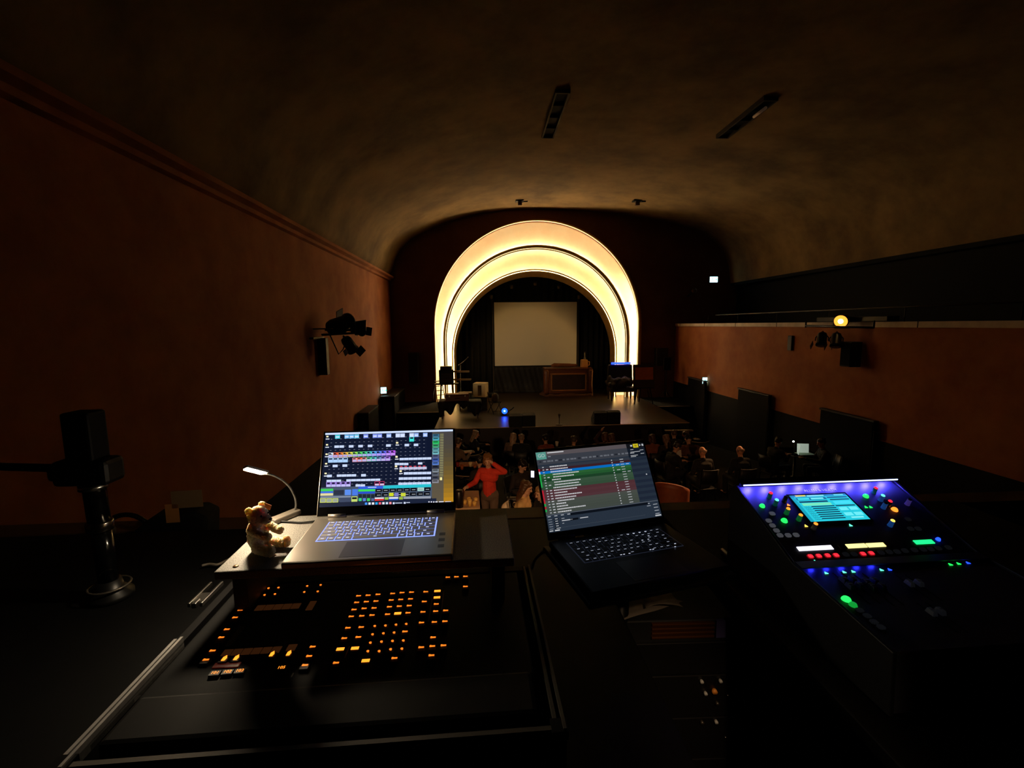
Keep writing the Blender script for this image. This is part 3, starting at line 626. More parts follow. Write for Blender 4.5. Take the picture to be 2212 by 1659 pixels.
# gallery rail
a = at_x(1545, 692, XR+.2); t = thing('gallery_rail', 'thin dark steel handrail running along the gallery ledge', 'handrail', (XR+.2, 3, CZ))
zr = .33; MB().tube([(0, 0, zr), (0, a.y-3, zr)], .02, 8).build('rail', mat('rail_dark', (40, 34, 28), .5, .4), t)
for k in range(8): MB().tube([(0, .1+k*2.3, -.02), (0, .1+k*2.3, zr)], .014, 6).build('post', BLACKM, t)
# ================================================================== THE AUDIENCE
def skin(c): return mat('skin_%d_%d_%d' % c, c, .55, var=.12, scale=8)
def cloth(c): return mat('cloth_%d_%d_%d' % c, c, .85, var=.25, scale=14)
def hairm(c): return mat('hair_%d_%d_%d' % c, c, .5, var=.5, scale=30, stretch=(1, 1, .3))
TABLES = []
def V(*a): return Vector(a)
def person(label, loc, rz, seated=True, top=(30, 27, 26), legs=(24, 23, 26), hair=(70, 48, 30), style='short', lean=6, turn=0, nod=10,
           arm_l=None, arm_r=None, sk=(214, 160, 128), size=1.0, bulk=1.0, vox=.012, face=True, group=None):
    """one continuous body, with hair and clothing as parts; faces local +y"""
    t = thing('person', label, 'person', loc, rz, group)
    t.scale = (size,)*3
    hip = V(0, 0, .50 if seated else .92)
    Rl = Matrix.Rotation(-math.radians(lean), 3, 'X')
    def T(x, y, z): return hip+Rl @ V(x, y, z)           # torso space above the pelvis
    neck0, neck1 = T(0, 0, .50), T(0, .015, .60)
    Rh = Rl @ Matrix.Rotation(math.radians(turn), 3, 'Z') @ Matrix.Rotation(-math.radians(nod), 3, 'X')
    hc = T(0, .025, .70)
    def Hd(x, y, z): return hc+Rh @ V(x, y, z)
    sh = [T(s*.18*bulk, 0, .46) for s in (-1, 1)]
    if seated:
        hips = [V(s*.09, .02, .50) for s in (-1, 1)]; kn = [V(s*.13, .43, .50) for s in (-1, 1)]; an = [V(s*.13, .40, .09) for s in (-1, 1)]
    else:
        hips = [V(s*.09, 0, .90) for s in (-1, 1)]; kn = [V(s*.10, .03, .49) for s in (-1, 1)]; an = [V(s*.11, -.01, .09) for s in (-1, 1)]
    arms = []
    for s, a, S in ((-1, arm_l, sh[0]), (1, arm_r, sh[1])):
        if a is None:
            a = (T(s*.25, .03, .20), V(s*.13, .33, .60)) if seated else (T(s*.26, -.02, .18), T(s*.25, .1, -.06))
        else: a = (V(*a[0]), V(*a[1]))
        arms.append((S, a[0], a[1]))
    b = MB()
    b.cap(T(0, 0, .02), T(0, 0, .22), .125*bulk, .12*bulk); b.cap(T(-.07*bulk, 0, .36), T(.07*bulk, 0, .36), .12*bulk); b.cap(T(-.14*bulk, 0, .45), T(.14*bulk, 0, .45), .065*bulk)
    b.cap(neck0, neck1, .056, .05)
    b.ball(hc, (.074, .094, .108), R=Rh); b.ball(Hd(0, .03, -.06), (.056, .06, .062), R=Rh)          # skull, jaw
    b.cap(Hd(0, .088, .01), Hd(0, .108, -.025), .011, .016)                                              # nose
    b.ball(Hd(0, .072, -.095), (.024, .022, .018), R=Rh)
    for s in (-1, 1):
        b.ball(Hd(s*.077, -.005, -.01), (.012, .022, .034), R=Rh); b.ball(Hd(s*.03, .088, .032), (.022, .008, .007), R=Rh)
    for s in (0, 1):
        b.cap(hips[s], kn[s], .085, .056); b.cap(kn[s], an[s], .055, .038)
        d = V(0, .16, -.04) if not seated else V(0, .16, -.04)
        b.cap(an[s]-V(0, .03, .04), an[s]+d, .036, .03)
        S, E_, W = arms[s]
        b.cap(S, E_, .048, .038); b.cap(E_, W, .038, .027)
        f = (W-E_).normalized(); side = f.cross(V(0, 0, 1)); side = side.normalized() if side.length > .1 else V(1, 0, 0); nrm = side.cross(f)
        P = W+f*.05; b.cap(W, W+f*.075, .026, .032)
        for k, L in enumerate((.062, .074, .07, .055)):
            o_ = W+f*.085+side*(k-1.5)*.019; m_ = o_+f*L*.55-nrm*.006; b.cap(o_, m_, .0095, .009, n=8); b.cap(m_, m_+f*L*.4-nrm*.02, .009, .008, n=8)
        th = W+f*.03+side*(-.034 if s else .034); b.cap(th, th+f*.045+side*(-.022 if s else .022)-nrm*.01, .011, .0095, n=8)
    b.build('body', skin(sk), t, remesh=vox)
    # clothing
    c = MB(); g = .014
    c.cap(T(0, 0, -.02), T(0, 0, .22), .135*bulk+g, .125*bulk+g); c.cap(T(-.075*bulk, 0, .36), T(.075*bulk, 0, .36), .122*bulk+g); c.cap(T(-.14*bulk, 0, .45), T(.14*bulk, 0, .45), .067*bulk+g)
    c.cap(T(0, -.005, .47), T(0, 0, .515), .062+g*.4)
    for S, E_, W in arms: c.cap(S, E_, .05*bulk+g, .042+g); c.cap(E_, E_.lerp(W, .93), .042+g, .03+g)
    c.build('top', cloth(top), t, remesh=vox)
    c = MB(); c.cap(T(-.05, 0, -.03), T(.05, 0, -.03), .13+g*.6)
    for s in (0, 1): c.cap(hips[s], kn[s], .09+g*.6, .06+g); c.cap(kn[s], an[s]+V(0, 0, .02), .06+g, .048+g*.5)
    c.build('trousers', cloth(legs), t, remesh=vox)
    c = MB()
    for s in (0, 1): c.cap(an[s]-V(0, .035, .045), an[s]+V(0, .17, -.05), .042, .034)
    c.build('shoes', MATT, t, remesh=.014)
    # hair
    if style != 'bald':
        h = MB(); h.ball(Hd(0, -.016, .022), (.084, .094, .104), R=Rh, n=18)
        for k in range(10): a = k*.63; h.ball(Hd(.06*math.cos(a), -.02+.07*math.sin(a), .07+.012*math.sin(3*k)), .035)
        if style in ('long', 'bob'):
            n_ = 4 if style == 'bob' else 7
            for s in (-1, 1):
                for k in range(n_): h.ball(Hd(s*(.066+.012*math.sin(k)), -.03-.004*k+(.02 if k < 3 else 0), .02-.045*k), (.03, .045, .04), R=Rh)
            for k in range(n_): h.ball(Hd(.012*math.sin(k*2), -.075-.004*k, .03-.045*k), (.07-.004*k, .036, .045), R=Rh)
        if style == 'bun': h.ball(Hd(0, -.10, .09), .045)
        h.build('hair', hairm(hair), t, remesh=.011)
    else:
        h = MB()
        for s in (-1, 1): h.ball(Hd(s*.07, -.03, -.005), (.016, .05, .045), R=Rh)
        h.ball(Hd(0, -.086, -.01), (.055, .016, .045), R=Rh); h.build('hair', hairm(hair), t, remesh=.009)
    if face:
        for s in (-1, 1): MB().ball(Hd(s*.03, .0905, .014), .009, n=8).build('eye', mat('dark_eye', (20, 14, 12), .2), t)
        MB().ball(Hd(0, .091, -.062), (.022, .006, .006), n=8, R=Rh).build('mouth', mat('lip', (140, 66, 58), .5), t)
    return t
def chair(label, loc, rz, c=(22, 20, 19), group='audience chairs'):
    t = thing('chair', label, 'chair', loc, rz, group); m = mat('chair_%d_%d_%d' % c, c, .5)
    for sx in (-1, 1):
        MB().tube([(sx*.19, .19, 0), (sx*.18, .17, .37)], .013, 6).build('leg', BLACKM, t); MB().tube([(sx*.19, -.22, 0), (sx*.18, -.19, .37), (sx*.17, -.25, .86)], .013, 6).build('leg', BLACKM, t)
    MB().box((0, 0, .375), (.42, .42, .025)).build('seat', m, t, .01)
    mb = MB(); mb.loft([[(-.2+.4*j/8, -.225-.05*f-.04*math.sin(PI*j/8), .52+.34*f) for j in range(9)] for f in (0, .5, 1)]); mb.build('backrest', m, t, solid=.018, fix=False)
    return t
def seat_at(px, py, dz=1.17, sit=True):
    """where the head shown at px, py is, for someone whose head centre is dz above the raked floor"""
    d = ray(px, py); lo, hi = 3.0, 19.0
    for _ in range(60):
        m_ = (lo+hi)/2; q = EYE+d*(m_/d.y)
        if q.z > floor_z(m_)+dz: lo = m_
        else: hi = m_
    q = EYE+d*(lo/d.y); return Vector((q.x, q.y, floor_z(q.y)))
def sit(px, py, rz, label, who, dz=1.17, with_chair=True, cc=(22, 20, 19), **k):
    p = seat_at(px, py, dz); R = Matrix.Rotation(rz, 3, 'Z')
    base = p-R @ V(0, .10, 0); base.z = floor_z(base.y)
    person(label, base, rz, True, **k)
    if with_chair: chair('dark chair under the '+who, base, rz, cc)
    return base
A = 0            # facing the stage
sit(1028, 939, -1.2, 'seated person with long grey blond hair and black top in profile by the round table', 'long haired person by the round table', hair=(176, 150, 124), style='long', top=(17, 15, 15), turn=-20, arm_l=((-.2, .2, .78), (-.12, .46, .78)))
sit(986, 958, -.7, 'person in a beige jumper leaning on the round table, half behind the silver laptop', 'person in a beige jumper', hair=(90, 70, 50), top=(120, 92, 70), lean=14, arm_r=((.26, .16, .70), (.12, .5, .78)), arm_l=((-.26, .16, .70), (-.1, .5, .78)))
sit(1127, 948, -.15, 'person with short grey hair in a black jacket, back to the desk, before the stage', 'grey haired person in a black jacket', hair=(168, 140, 120), top=(15, 13, 13), bulk=1.12, lean=2, turn=-10)
sit(1109, 946, -.3, 'person with long pale blond hair beside the grey haired person in the black jacket', 'person with long pale blond hair', hair=(205, 170, 140), style='long', top=(120, 96, 84))
sit(1178, 950, .2, 'dark haired person in a rust red top before the stage front', 'dark haired person in a rust red top', hair=(36, 24, 18), top=(140, 62, 40), style='bun')
sit(1240, 953, -.5, 'person with greying hair, one pale sleeved arm stretched sideways', 'person with a pale sleeved arm', hair=(96, 82, 72), top=(112, 92, 82), arm_r=((.34, .05, .92), (.56, .1, .96)))
sit(1306, 945, 0, 'person with one bare arm raised beside the far pair of stage monitors', 'person with a raised arm', hair=(120, 80, 56), top=(70, 44, 34), arm_l=((-.28, .06, 1.12), (-.12, .03, 1.38)), style='bob')
sit(1320, 947, .3, 'curly haired person close beside the one with a raised arm', 'curly haired person', hair=(110, 76, 52), top=(60, 42, 36), style='bob')
sit(1408, 949, .1, 'dark haired person with an orange lit arm, nearest the black laptop screen', 'dark haired person with an orange lit arm', hair=(78, 46, 32), top=(150, 84, 58), style='bob', arm_l=((-.27, .05, .72), (-.34, .24, .62)))
sit(1438, 950, .25, 'person with long fair hair and a dark top in the group by the shelf', 'person with long fair hair', hair=(150, 112, 82), style='long', top=(40, 30, 26))
sit(1456, 939, -.1, 'person with short brown hair, farthest back in the group by the shelf', 'short brown haired person', hair=(96, 70, 52), top=(38, 30, 27))
sit(1481, 941, .8, 'person turned sideways towards a pale plate below the shelf', 'person turned sideways', hair=(104, 84, 70), top=(44, 36, 33))
sit(1492, 951, -.05, 'broad backed person in a brown jacket, dark hair bent forward', 'broad backed person in brown', hair=(30, 22, 18), top=(104, 66, 46), bulk=1.25, lean=22, nod=35)
sit(1452, 966, -1.3, 'person in black with pale face in profile bent over white paper', 'person bent over white paper', hair=(46, 32, 24), top=(18, 16, 16), lean=18, nod=25, arm_l=((-.2, .2, .72), (-.06, .45, .76)), arm_r=((.22, .2, .72), (.1, .45, .76)))
sit(1517, 978, .1, 'bald person with orange lit scalp and dark jacket, the one nearer the black laptop', 'nearer bald person', hair=(190, 150, 120), style='bald', sk=(226, 160, 118), top=(26, 20, 18), nod=18)
sit(1598, 976, .05, 'bald person with orange lit scalp alone in the dark middle of the hall', 'bald person alone in the dark', hair=(170, 130, 100), style='bald', sk=(226, 160, 118), top=(13, 12, 12), legs=(12, 12, 12), nod=18)
lp_ = sit(1677, 956, -1.3, 'person in black looking at a bright white booklet, face lit by it', 'person at the bright booklet', hair=(40, 30, 26), top=(14, 13, 13), lean=12, nod=22, arm_r=((.24, .2, .74), (.12, .44, .82)), arm_l=((-.2, .2, .74), (-.06, .44, .80)))
sit(1779, 958, 1.25, 'person in dark clothes opposite the bright booklet, hands just visible', 'person opposite the booklet', hair=(26, 22, 20), top=(15, 14, 15), lean=10, arm_l=((-.22, .2, .72), (-.08, .5, .76)), arm_r=((.22, .2, .72), (.1, .5, .76)))
sit(1127, 1006, -2.5, 'seated person with short dark hair and dark jacket looking down, facing the desk', 'short dark haired person looking down', hair=(34, 22, 16), top=(44, 32, 28), nod=32, turn=20, lean=8, vox=.010)
sit(1137, 1056, -1.9, 'seated person with long dark blond hair in a cream top in profile', 'person in a cream top', hair=(96, 62, 36), style='long', top=(222, 176, 112), turn=-12, vox=.009, cc=(200, 180, 150))
sit(1169, 1067, 2.0, 'fair person in a dark top, half behind the edge of the black laptop', 'fair person in a dark top', hair=(190, 140, 90), style='bob', top=(22, 18, 17), vox=.010)
# the standing person in red
p = seat_at(1059, 996, 1.50); p.y = 8.5; q = at_y(1059, 996, 8.5)
person('person standing in a red jumper and grey trousers, one hand raised to the head', (q.x-.02, 8.5, q.z-1.512), 2.75, False, top=(232, 62, 40), legs=(112, 88, 72), hair=(150, 100, 58), style='bob', lean=4, turn=18, nod=16,
       arm_l=((-.33, .03, 1.40), (-.13, .13, 1.58)), arm_r=((.27, .08, 1.15), (.33, .30, 1.13)), vox=.008, size=.96, bulk=.93)
sit(1036, 999, .4, 'dark haired person seated behind the one standing in red', 'dark haired person behind the red jumper', hair=(24, 17, 14), top=(40, 26, 22))
STEP = floor_z(8.5)
# ------------------------------------------------ audience tables and what is on them
def round_table(px, py, r, label, h=.74, dtop=None):
    p = seat_at(px, py, h); t = thing('round_table', label, 'table', p)
    MB().lathe([(r, 0), (r, .03)], (0, 0, h-.03), 28).build('tabletop', mat('table_dark', (46, 36, 32), .5), t); MB().lathe([(r+.003, -.012), (r+.008, -.01), (r+.008, -.002), (r+.003, 0)], (0, 0, h), 28).build('rim', mat('table_rim', (190, 160, 130), .45), t)
    MB().lathe([(.26, 0), (.25, .02), (.03, .05), (.03, h-.03)], n=16).build('pedestal', BLACKM, t); return p, h
def cup(p, m, label, r=.035, h=.09, name='cup', group=None):
    t = thing(name, label, 'cup', p, 0, group); MB().lathe([(r*.75, 0), (r, h), (r*.92, h), (r*.7, .008)], n=14).build('body', m, t); return t
WARMC = mat('warm_white_china', (238, 205, 150), .5)
p, h = round_table(1013, 976, .42, 'dark round table with a pale rim in front of the long haired person')
t = thing('tray', 'pale tray of papers on the dark round table', 'tray', p+V(-.05, -.03, h), .2); MB().box((0, 0, .012), (.42, .26, .02)).build('base', mat('tray_pale', (150, 120, 98), .6), t, .006); MB().box((0, 0, .026), (.3, .2, .008)).build('papers', PAPER, t)
cup(p+V(.28, .12, h), WARMC, 'small pale cup on the dark round table beside the tray')
p, h = round_table(1016, 1011, .62, 'round table littered with cups in front of the person in red', .76)
for k, (x, y, c) in enumerate(((-.38, -.28, 0), (-.2, -.1, 1), (.0, .12, 0), (-.32, .14, 2), (.12, -.12, 1))):
    m = (WARMC, mat('amber_glass', (170, 86, 36), .2), mat('red_napkin', (150, 40, 26), .7))[c]
    nm = ('cup nearest the silver laptop', 'amber tumbler in the middle', 'cup at the far side', 'red beaker at the far side', 'amber tumbler nearest the red jumper')[k]
    cup(p+V(x, y, h), m, 'small '+nm+' of the littered table', .045, .11)
tag(MB().box((0, 0, 0), (.5, .34, .012)).build('napkin', mat('creased_napkin', (190, 110, 66), .8, var=.4)), 'creased orange lit paper on the littered table', 'paper').location = p+V(-.05, .3, h+.008)
# pale table by the person in red, with a dark vase and candles
za = CZ-3.12
c0, c1, c2, c3 = [at_z(x, y, za) for x, y in ((960, 1098), (1036.5, 1096.5), (1034, 1059.5), (966, 1060.5))]
p = (c0+c1+c2+c3)/4; t = thing('square_table', 'square table with a pale cloth beside the person in red', 'table', (p.x, p.y, floor_z(p.y)))
o_ = V(p.x, p.y, floor_z(p.y)); hh = za-o_.z
mb = MB(); P4 = [(c.x-o_.x, c.y-o_.y) for c in (c0, c1, c2, c3)]; mb.prism(P4, 'z', hh-.03, hh-.004); mb.build('tabletop', DWOOD, t)
mb = MB(); P5 = [(x*1.01, y*1.01) for x, y in P4]; mb.prism(P5, 'z', hh-.16, hh); mb.build('cloth', mat('pale_tablecloth', (206, 164, 122), .85, var=.2, scale=5), t, .008)
for x, y in P4: MB().box((x*.9, y*.9, hh/2-.02), (.05, .05, hh-.04)).build('leg', DWOOD, t)
def on_table(px, py): return at_z(px, py, za+.001)
t = thing('vase', 'dark cylindrical vase on the pale square table', 'vase', on_table(992, 1095)); MB().lathe([(.07, 0), (.075, .1), (.075, .28), (.06, .3)], n=18).build('body', mat('dark_glaze', (26, 18, 15), .35), t)
for (px, py), nm in zip(((1004, 1089), (1015, 1093), (1025, 1092), (1013, 1083), (1028, 1084)), ('next to the dark vase', 'tallest, in the middle', 'at the table edge', 'at the back, middle', 'at the back by the edge')):
    hgt = .12 if 'tallest' in nm else .07
    t = thing('tumbler', 'small amber tumbler '+nm+' of the pale square table', 'tumbler', on_table(px, py), 0, 'tumblers on the pale table'); MB().lathe([(.03, 0), (.036, hgt), (.03, hgt), (.026, .01)], n=14).build('body', mat('amber_china', (240, 190, 96), .4), t); MB().lathe([(.026, .012), (.028, hgt*.7)], n=12).build('contents', mat('amber_drink', (150, 66, 20), .2), t)
# right hand group: table, paper, plate; the bright booklet and its table
p, h = round_table(1487, 987, .4, 'dark round table beside the person bent over white paper')
tag(MB().box((0, 0, .006), (.3, .22, .006)).build('paper', mat('cream_sheet', (200, 150, 110), .8)), 'cream sheet on the dark round table by the bent over person', 'paper').location = p+V(.0, -.05, h)
tag(MB().box((0, 0, .11), (.14, .012, .2), 0, Matrix.Rotation(-.3, 4, 'X')).build('menu_card', PAPER), 'white folded card held up before the person bent over', 'card').location = p+V(-.28, -.05, h)
p, h = round_table(1505, 949, .4, 'dark round table with a pale plate near the shelf')
tag(MB().lathe([(.05, 0), (.12, .012), (.125, .02), (.05, .008)], n=20).build('plate', mat('grey_china', (130, 108, 92), .4)), 'pale plate on the dark round table near the shelf', 'plate').location = p+V(0, 0, h)
p, h = round_table(1718, 976, .5, 'dark round table under the bright white booklet', .76)
t = thing('booklet', 'bright white booklet standing open on the dark round table', 'booklet', p+V(-.02, -.1, h), .15)
WB = mat('painted_glow_paper', (210, 218, 205), .7, emit=(215, 232, 215), power=.35)  # glow put into the pages for the light on them
for s, a in ((-1, .95), (1, -.35)):
    MB().b2((0, -.004, 0), (.30 if s > 0 else .24, .004, .26), 0, Matrix.Rotation(a+(PI if s < 0 else 0), 4, 'Z') @ Matrix.Rotation(-.12, 4, 'X')).build('page', WB, t)
tag(MB().box((0, 0, .006), (.42, .26, .006)).build('sheet', mat('greenish_sheet', (160, 176, 150), .8, emit=(150, 170, 140), power=.06)), 'pale sheet lying in front of the bright booklet', 'paper').location = p+V(.12, -.22, h)  # faint glow put into this sheet for light falling on it
t = thing('book_light', 'tiny clip lamp shining on the bright booklet', 'lamp', p+V(-.26, -.3, h), .3)
MB().box((0, 0, .02), (.08, .06, .04)).build('base', BLACKM, t); MB().tube([(0, 0, .03), (0, 0, .3), (.03, .04, .36)], .007, 6).build('neck', BLACKM, t); MB().ball((.04, .06, .36), .024, n=10).build('bulb', glow('white_bulb', (235, 255, 235), 26), t)
# phone, handbag, white cup, orange seat
q = at_y(1150.5, 1024, 8.9); t = thing('phone', 'small lit phone screen held up between the black laptop and the dark haired person', 'phone', q, -.3)
MB().box((0, 0, 0), (.075, .01, .15)).build('case', BLACK, t); MB().box((0, -.006, 0), (.066, .004, .135)).build('screen', glow('phone_white', (225, 225, 255), 1.4), t)
q = at_y(1203, 960, 13.0); cup(q-V(0, 0, .05), PAPER, 'white paper cup raised in front of the stage', .05, .13)
q = at_z(1111, 1089, floor_z(7.2)+.45); t = thing('handbag', 'dark handbag with a metal ring on a chair next to the person in cream', 'bag', q-V(0, 0, .12)); MB().box((0, 0, .13), (.3, .16, .26)).build('body', mat('dark_brown_leather', (40, 26, 20), .5), t, .03); MB().tube([(.04*math.cos(a), -.09, .15+.04*math.sin(a)) for a in [2*PI*k/16 for k in range(16)]], .008, 6, closed=True).build('ring', mat('pale_metal_ring', (220, 190, 150), .35, .6), t); MB().tube([(-.1, 0, .24), (-.08, 0, .4), (.08, 0, .4), (.1, 0, .24)], .01, 6).build('handle', BLACK, t)
b_ = seat_at(1446, 1037, .85)
t = thing('armchair', 'orange brown tub chair with a curved back just beyond the black laptop', 'armchair', (b_.x, b_.y, floor_z(b_.y)), -.5)
hb = .86; OR = mat('orange_leather', (150, 74, 34), .55, var=.35, scale=6)
mb = MB(); rows = []
for i in range(7):
    f = i/6; rows.append([(.36*math.sin(a), .36*math.cos(a)*-1+.1, hb-.55+.55*f*(1-.55*(abs(a)/1.9)**2)) for a in [(-1.9+3.8*j/24) for j in range(25)]])
mb.loft(rows); mb.build('backrest', OR, t, solid=.07, fix=False)
MB().lathe([(.3, 0), (.33, .05), (.32, .14), (.28, .16)], (0, .08, hb-.58), 20).build('seat', OR, t)
for sx in (-1, 1):
    for sy in (-1, 1): MB().tube([(sx*.2, sy*.2+.06, 0), (sx*.17, sy*.17+.06, hb-.6)], .02, 6).build('leg', DWOOD, t)
# ================================================================== THE CONTROL DESK
# ---- desks
TZ = CZ-.70                                        # main desk top
DK = mat('black_desk_laminate', (7, 7, 7), .6, var=.3, scale=30, spec=.12)
def desk(name, label, x0, x1, y0, y1, z, legs=True):
    t = thing(name, label, 'desk', ((x0+x1)/2, (y0+y1)/2, 0)); X = (x1-x0)/2; Y = (y1-y0)/2
    MB().b2((-X, -Y, z-.03), (X, Y, z)).build('top', DK, t, .004)
    for sx in (-1, 1):
        for sy in (-1, 1): MB().b2((sx*(X-.05)-.025, sy*(Y-.05)-.025, 0), (sx*(X-.05)+.025, sy*(Y-.05)+.025, z-.03)).build('leg', BLACKM, t)
    return t
desk('desk', 'long black desk under the lighting console and the silver laptop', -1.75, .33, .42, 1.61, TZ)
desk('desk', 'black desk under the sound mixer with blue light', .62, 1.75, .52, 1.56, CZ-.665)
# ---- lighting console in its case tray
CZT = CZ-.62                                      # console face
c_fl, c_fr, c_bl, c_br = [at_z(x, y, CZT) for x, y in ((190, 1619), (1180, 1566), (452, 1262), (1052, 1240))]
ex = Vector((math.cos(.014), math.sin(.014), 0)); ey = Vector((-ex.y, ex.x, 0)); CO = c_fl
def cl(px, py, z=None):
    q = at_z(px, py, CZT if z is None else z)-CO; return Vector((q.dot(ex), q.dot(ey), q.z))
MC = frame(CO, ex, ey, Vector((0, 0, 1)))
Wc = (c_fr-c_fl).dot(ex); Dc = cl(750, 1251).y
t = thing('console_case', 'open black flight case tray with aluminium edges holding the lighting console', 'case', M=MC)
hb = TZ-CZT
mb = MB(); mb.b2((-.03, -.03, hb+.001), (Wc+.03, Dc+.03, hb+.02)); mb.b2((-.03, -.03, hb+.02), (-.012, Dc+.03, -.006)); mb.b2((Wc+.012, -.03, hb+.02), (Wc+.03, Dc+.03, -.006)); mb.b2((-.012, -.03, hb+.02), (Wc+.012, -.012, -.006)); mb.b2((-.012, Dc+.012, hb+.02), (Wc+.012, Dc+.03, -.006))
mb.build('tray', mat('black_plywood', (8, 7, 7), .7, spec=.12), t)
for nm, pts_ in (('edge_strip', [(-.021, -.02), (-.021, Dc*.56)]), ('edge_strip', [(Wc+.021, -.02), (Wc+.021, Dc+.02)]), ('edge_strip', [(-.02, -.021), (Wc+.02, -.021)])):
    (x0, y0), (x1, y1) = pts_; mb = MB()
    if x0 == x1: mb.b2((x0-.009, y0-.01, -.006), (x0-.003, y1, .0)); mb.b2((x0+.004, y0-.01, -.006), (x0+.009, y1, .004)); mb.b2((x0-.009, y0-.01, -.02), (x0+.009, y1, -.006))
    else: mb.b2((x0-.01, y0-.004, -.008), (x1+.01, y0+.004, -.002))
    mb.build(nm, ALU if pts_[0][0] < -.02 and x0 == x1 else mat('shaded_edge', (84, 78, 72), .55, .2, spec=.3), t)  # shade on the right and front strips put into a duller paint
for x, y in ((-.02, -.02), (Wc+.02, -.02)): MB().box((x, y, -.006), (.026, .026, .014)).build('corner', BLACKM, t)
q = cl(447, 1287)
lt = MB(); M_ = Matrix.Translation((q.x, q.y, 0))
lt.b2((-.017, -.045, 0), (-.011, .045, .01), 0, M_); lt.b2((.009, -.045, 0), (.015, .045, .01), 0, M_); lt.b2((-.011, -.03, 0), (.009, .005, .006), 0, M_); lt.b2((-.006, -.05, 0), (.004, -.03, .012), 0, M_)
lt.build('latch', mat('dull_steel', (150, 146, 140), .3, 1), t, .0015)
con = thing('lighting_console', 'black lighting console with rows of small orange lit keys', 'console', M=MC)
FACE = mat('console_black', (6, 6, 6), .65, spec=.1)
MB().b2((.005, .09, hb+.022), (Wc-.005, Dc-.005, 0)).build('body', FACE, con, .004)
yw = cl(740, 1478).y
MB().b2((.01, .0, hb+.022), (Wc-.01, yw-.002, .006)).build('wrist_rest', mat('console_grey', (13, 12, 11), .65, var=.2, scale=80, spec=.12), con, .008)
# display windows and blank key rows
def cr(px0, py0, px1, py1): a = cl(px0, py0); b = cl(px1, py1); return a, b
def crop5(X, Y): return (380+X/3.16, 1220+Y/3.16)
for (a, b, n_, nm) in (((530, 315), (860, 265), 5, 'display_strip'), ((880, 312), (965, 250), 1, 'display_strip'), ((300, 625), (730, 560), 6, 'display_strip'), ((745, 590), (835, 545), 1, 'display_strip')):
    A_ = cl(*crop5(*a)); B_ = cl(*crop5(*b)); mb = MB(); x0, x1 = min(A_.x, B_.x), max(A_.x, B_.x)
    for k in range(n_): mb.b2((x0+(x1-x0)*k/n_+.001, min(A_.y, B_.y), 0), (x0+(x1-x0)*(k+1)/n_-.001, max(A_.y, B_.y), .0015))
    mb.build(nm, mat('dim_display', (66, 50, 38), .3, emit=(80, 44, 20), power=.3), con)
A_ = cl(*crop5(330, 560)); B_ = cl(*crop5(440, 420)); MB().quad((A_.x, A_.y, .001), (A_.x+.012, A_.y, .001), (A_.x+.012, B_.y, .001), (A_.x, B_.y, .001)).build('slider_guide', mat('guide_grey', (58, 52, 46), .4), con)
# faders: slot, cap
for X0, Y0, X1, Y1 in ((1735, 390, 1745, 200), (1813, 370, 1822, 180), (1160, 640, 1176, 560), (1244, 728, 1310, 560), (790, 770, 800, 742), (1545, 385, 1550, 365)):
    A_ = cl(*crop5(X0, Y0)); B_ = cl(*crop5(X1, Y1)); x = (A_.x+B_.x)/2
    MB().b2((x-.0012, A_.y, 0), (x+.0012, B_.y, .0012)).build('slot_line', mat('slot_line', (120, 104, 92), .4), con)
LITA = [(1246, 214), (1311, 210), (1379, 204), (1233, 259), (1299, 254), (1365, 250), (1215, 308), (1284, 300), (1352, 297), (1196, 355), (1268, 351), (1338, 346),
        (1479, 198), (1543, 192), (1608, 189), (1469, 243), (1534, 239), (1601, 235), (1457, 289), (1524, 285), (1592, 281), (1444, 340), (1584, 330),
        (1705, 186), (1695, 253), (1686, 324), (1676, 397), (1777, 270), (1773, 319), (1764, 393), (1841, 314), (1836, 388), (1173, 433), (1264, 428), (1148, 504), (1244, 496),
        (1092, 672), (1491, 640), (1563, 458), (1755, 498), (1674, 566), (1750, 558), (1826, 553), (1744, 621), (1856, 87), (1915, 84), (1976, 81), (1976, 150),
        (932, 562), (908, 626), (880, 688), (438, 311), (402, 362), (346, 443), (308, 498), (248, 589), (203, 651)]
DOTS = [(632, 160), (700, 156), (605, 206), (676, 200), (896, 145), (988, 138), (876, 186), (968, 182), (1357, 418), (1430, 415), (1502, 409), (1572, 404), (1342, 475), (1416, 468), (1489, 463),
        (1327, 532), (1403, 525), (1478, 520), (1552, 517), (1310, 590), (1387, 590), (1465, 577), (1542, 573)]
BIG = [(1514, 333), (1785, 180), (1782, 224), (1122, 577), (1222, 571), (1295, 656)]
FLAME = [(330, 640), (412, 635), (655, 610), (770, 605)]
NUM = [((266, 738), '101'), ((352, 730), '102'), ((436, 723), '103'), ((720, 702), '105')]
ORANGE = glow('orange_key_light', (255, 120, 30), 1.5); ORB = glow('bright_orange_key_light', (255, 136, 36), 2.3); CAP = mat('key_cap', (24, 23, 23), .5); GCAP = mat('grey_key_cap', (72, 66, 60), .5)
def keymesh(kind, pale=False):
    mb = MB(); mb.box((0, -.002, .0025), (.0165, .015, .005), 0, taper=.9)
    z = .0052
    if kind == 'bar': mb.box((0, .001, z), (.0105, .0036, .0006), 1); mb.box((-.0035, .001, z+.0004), (.003, .0048, .0006), 1)
    elif kind == 'dot': mb.lathe([(.0026, 0), (.0026, .0006)], (0, 0, z), 8, 1); mb.box((.001, -.0022, z+.0003), (.003, .002, .0006), 1)
    elif kind == 'big': mb.box((0, .0005, z), (.0145, .0075, .0008), 1)
    elif kind == 'flame': mb.prism([(-.003, -.006), (.003, -.006), (.0045, .001), (.0015, .008), (-.003, .003)], 'z', z, z+.0008, 1)
    return mb
PROTO = {}
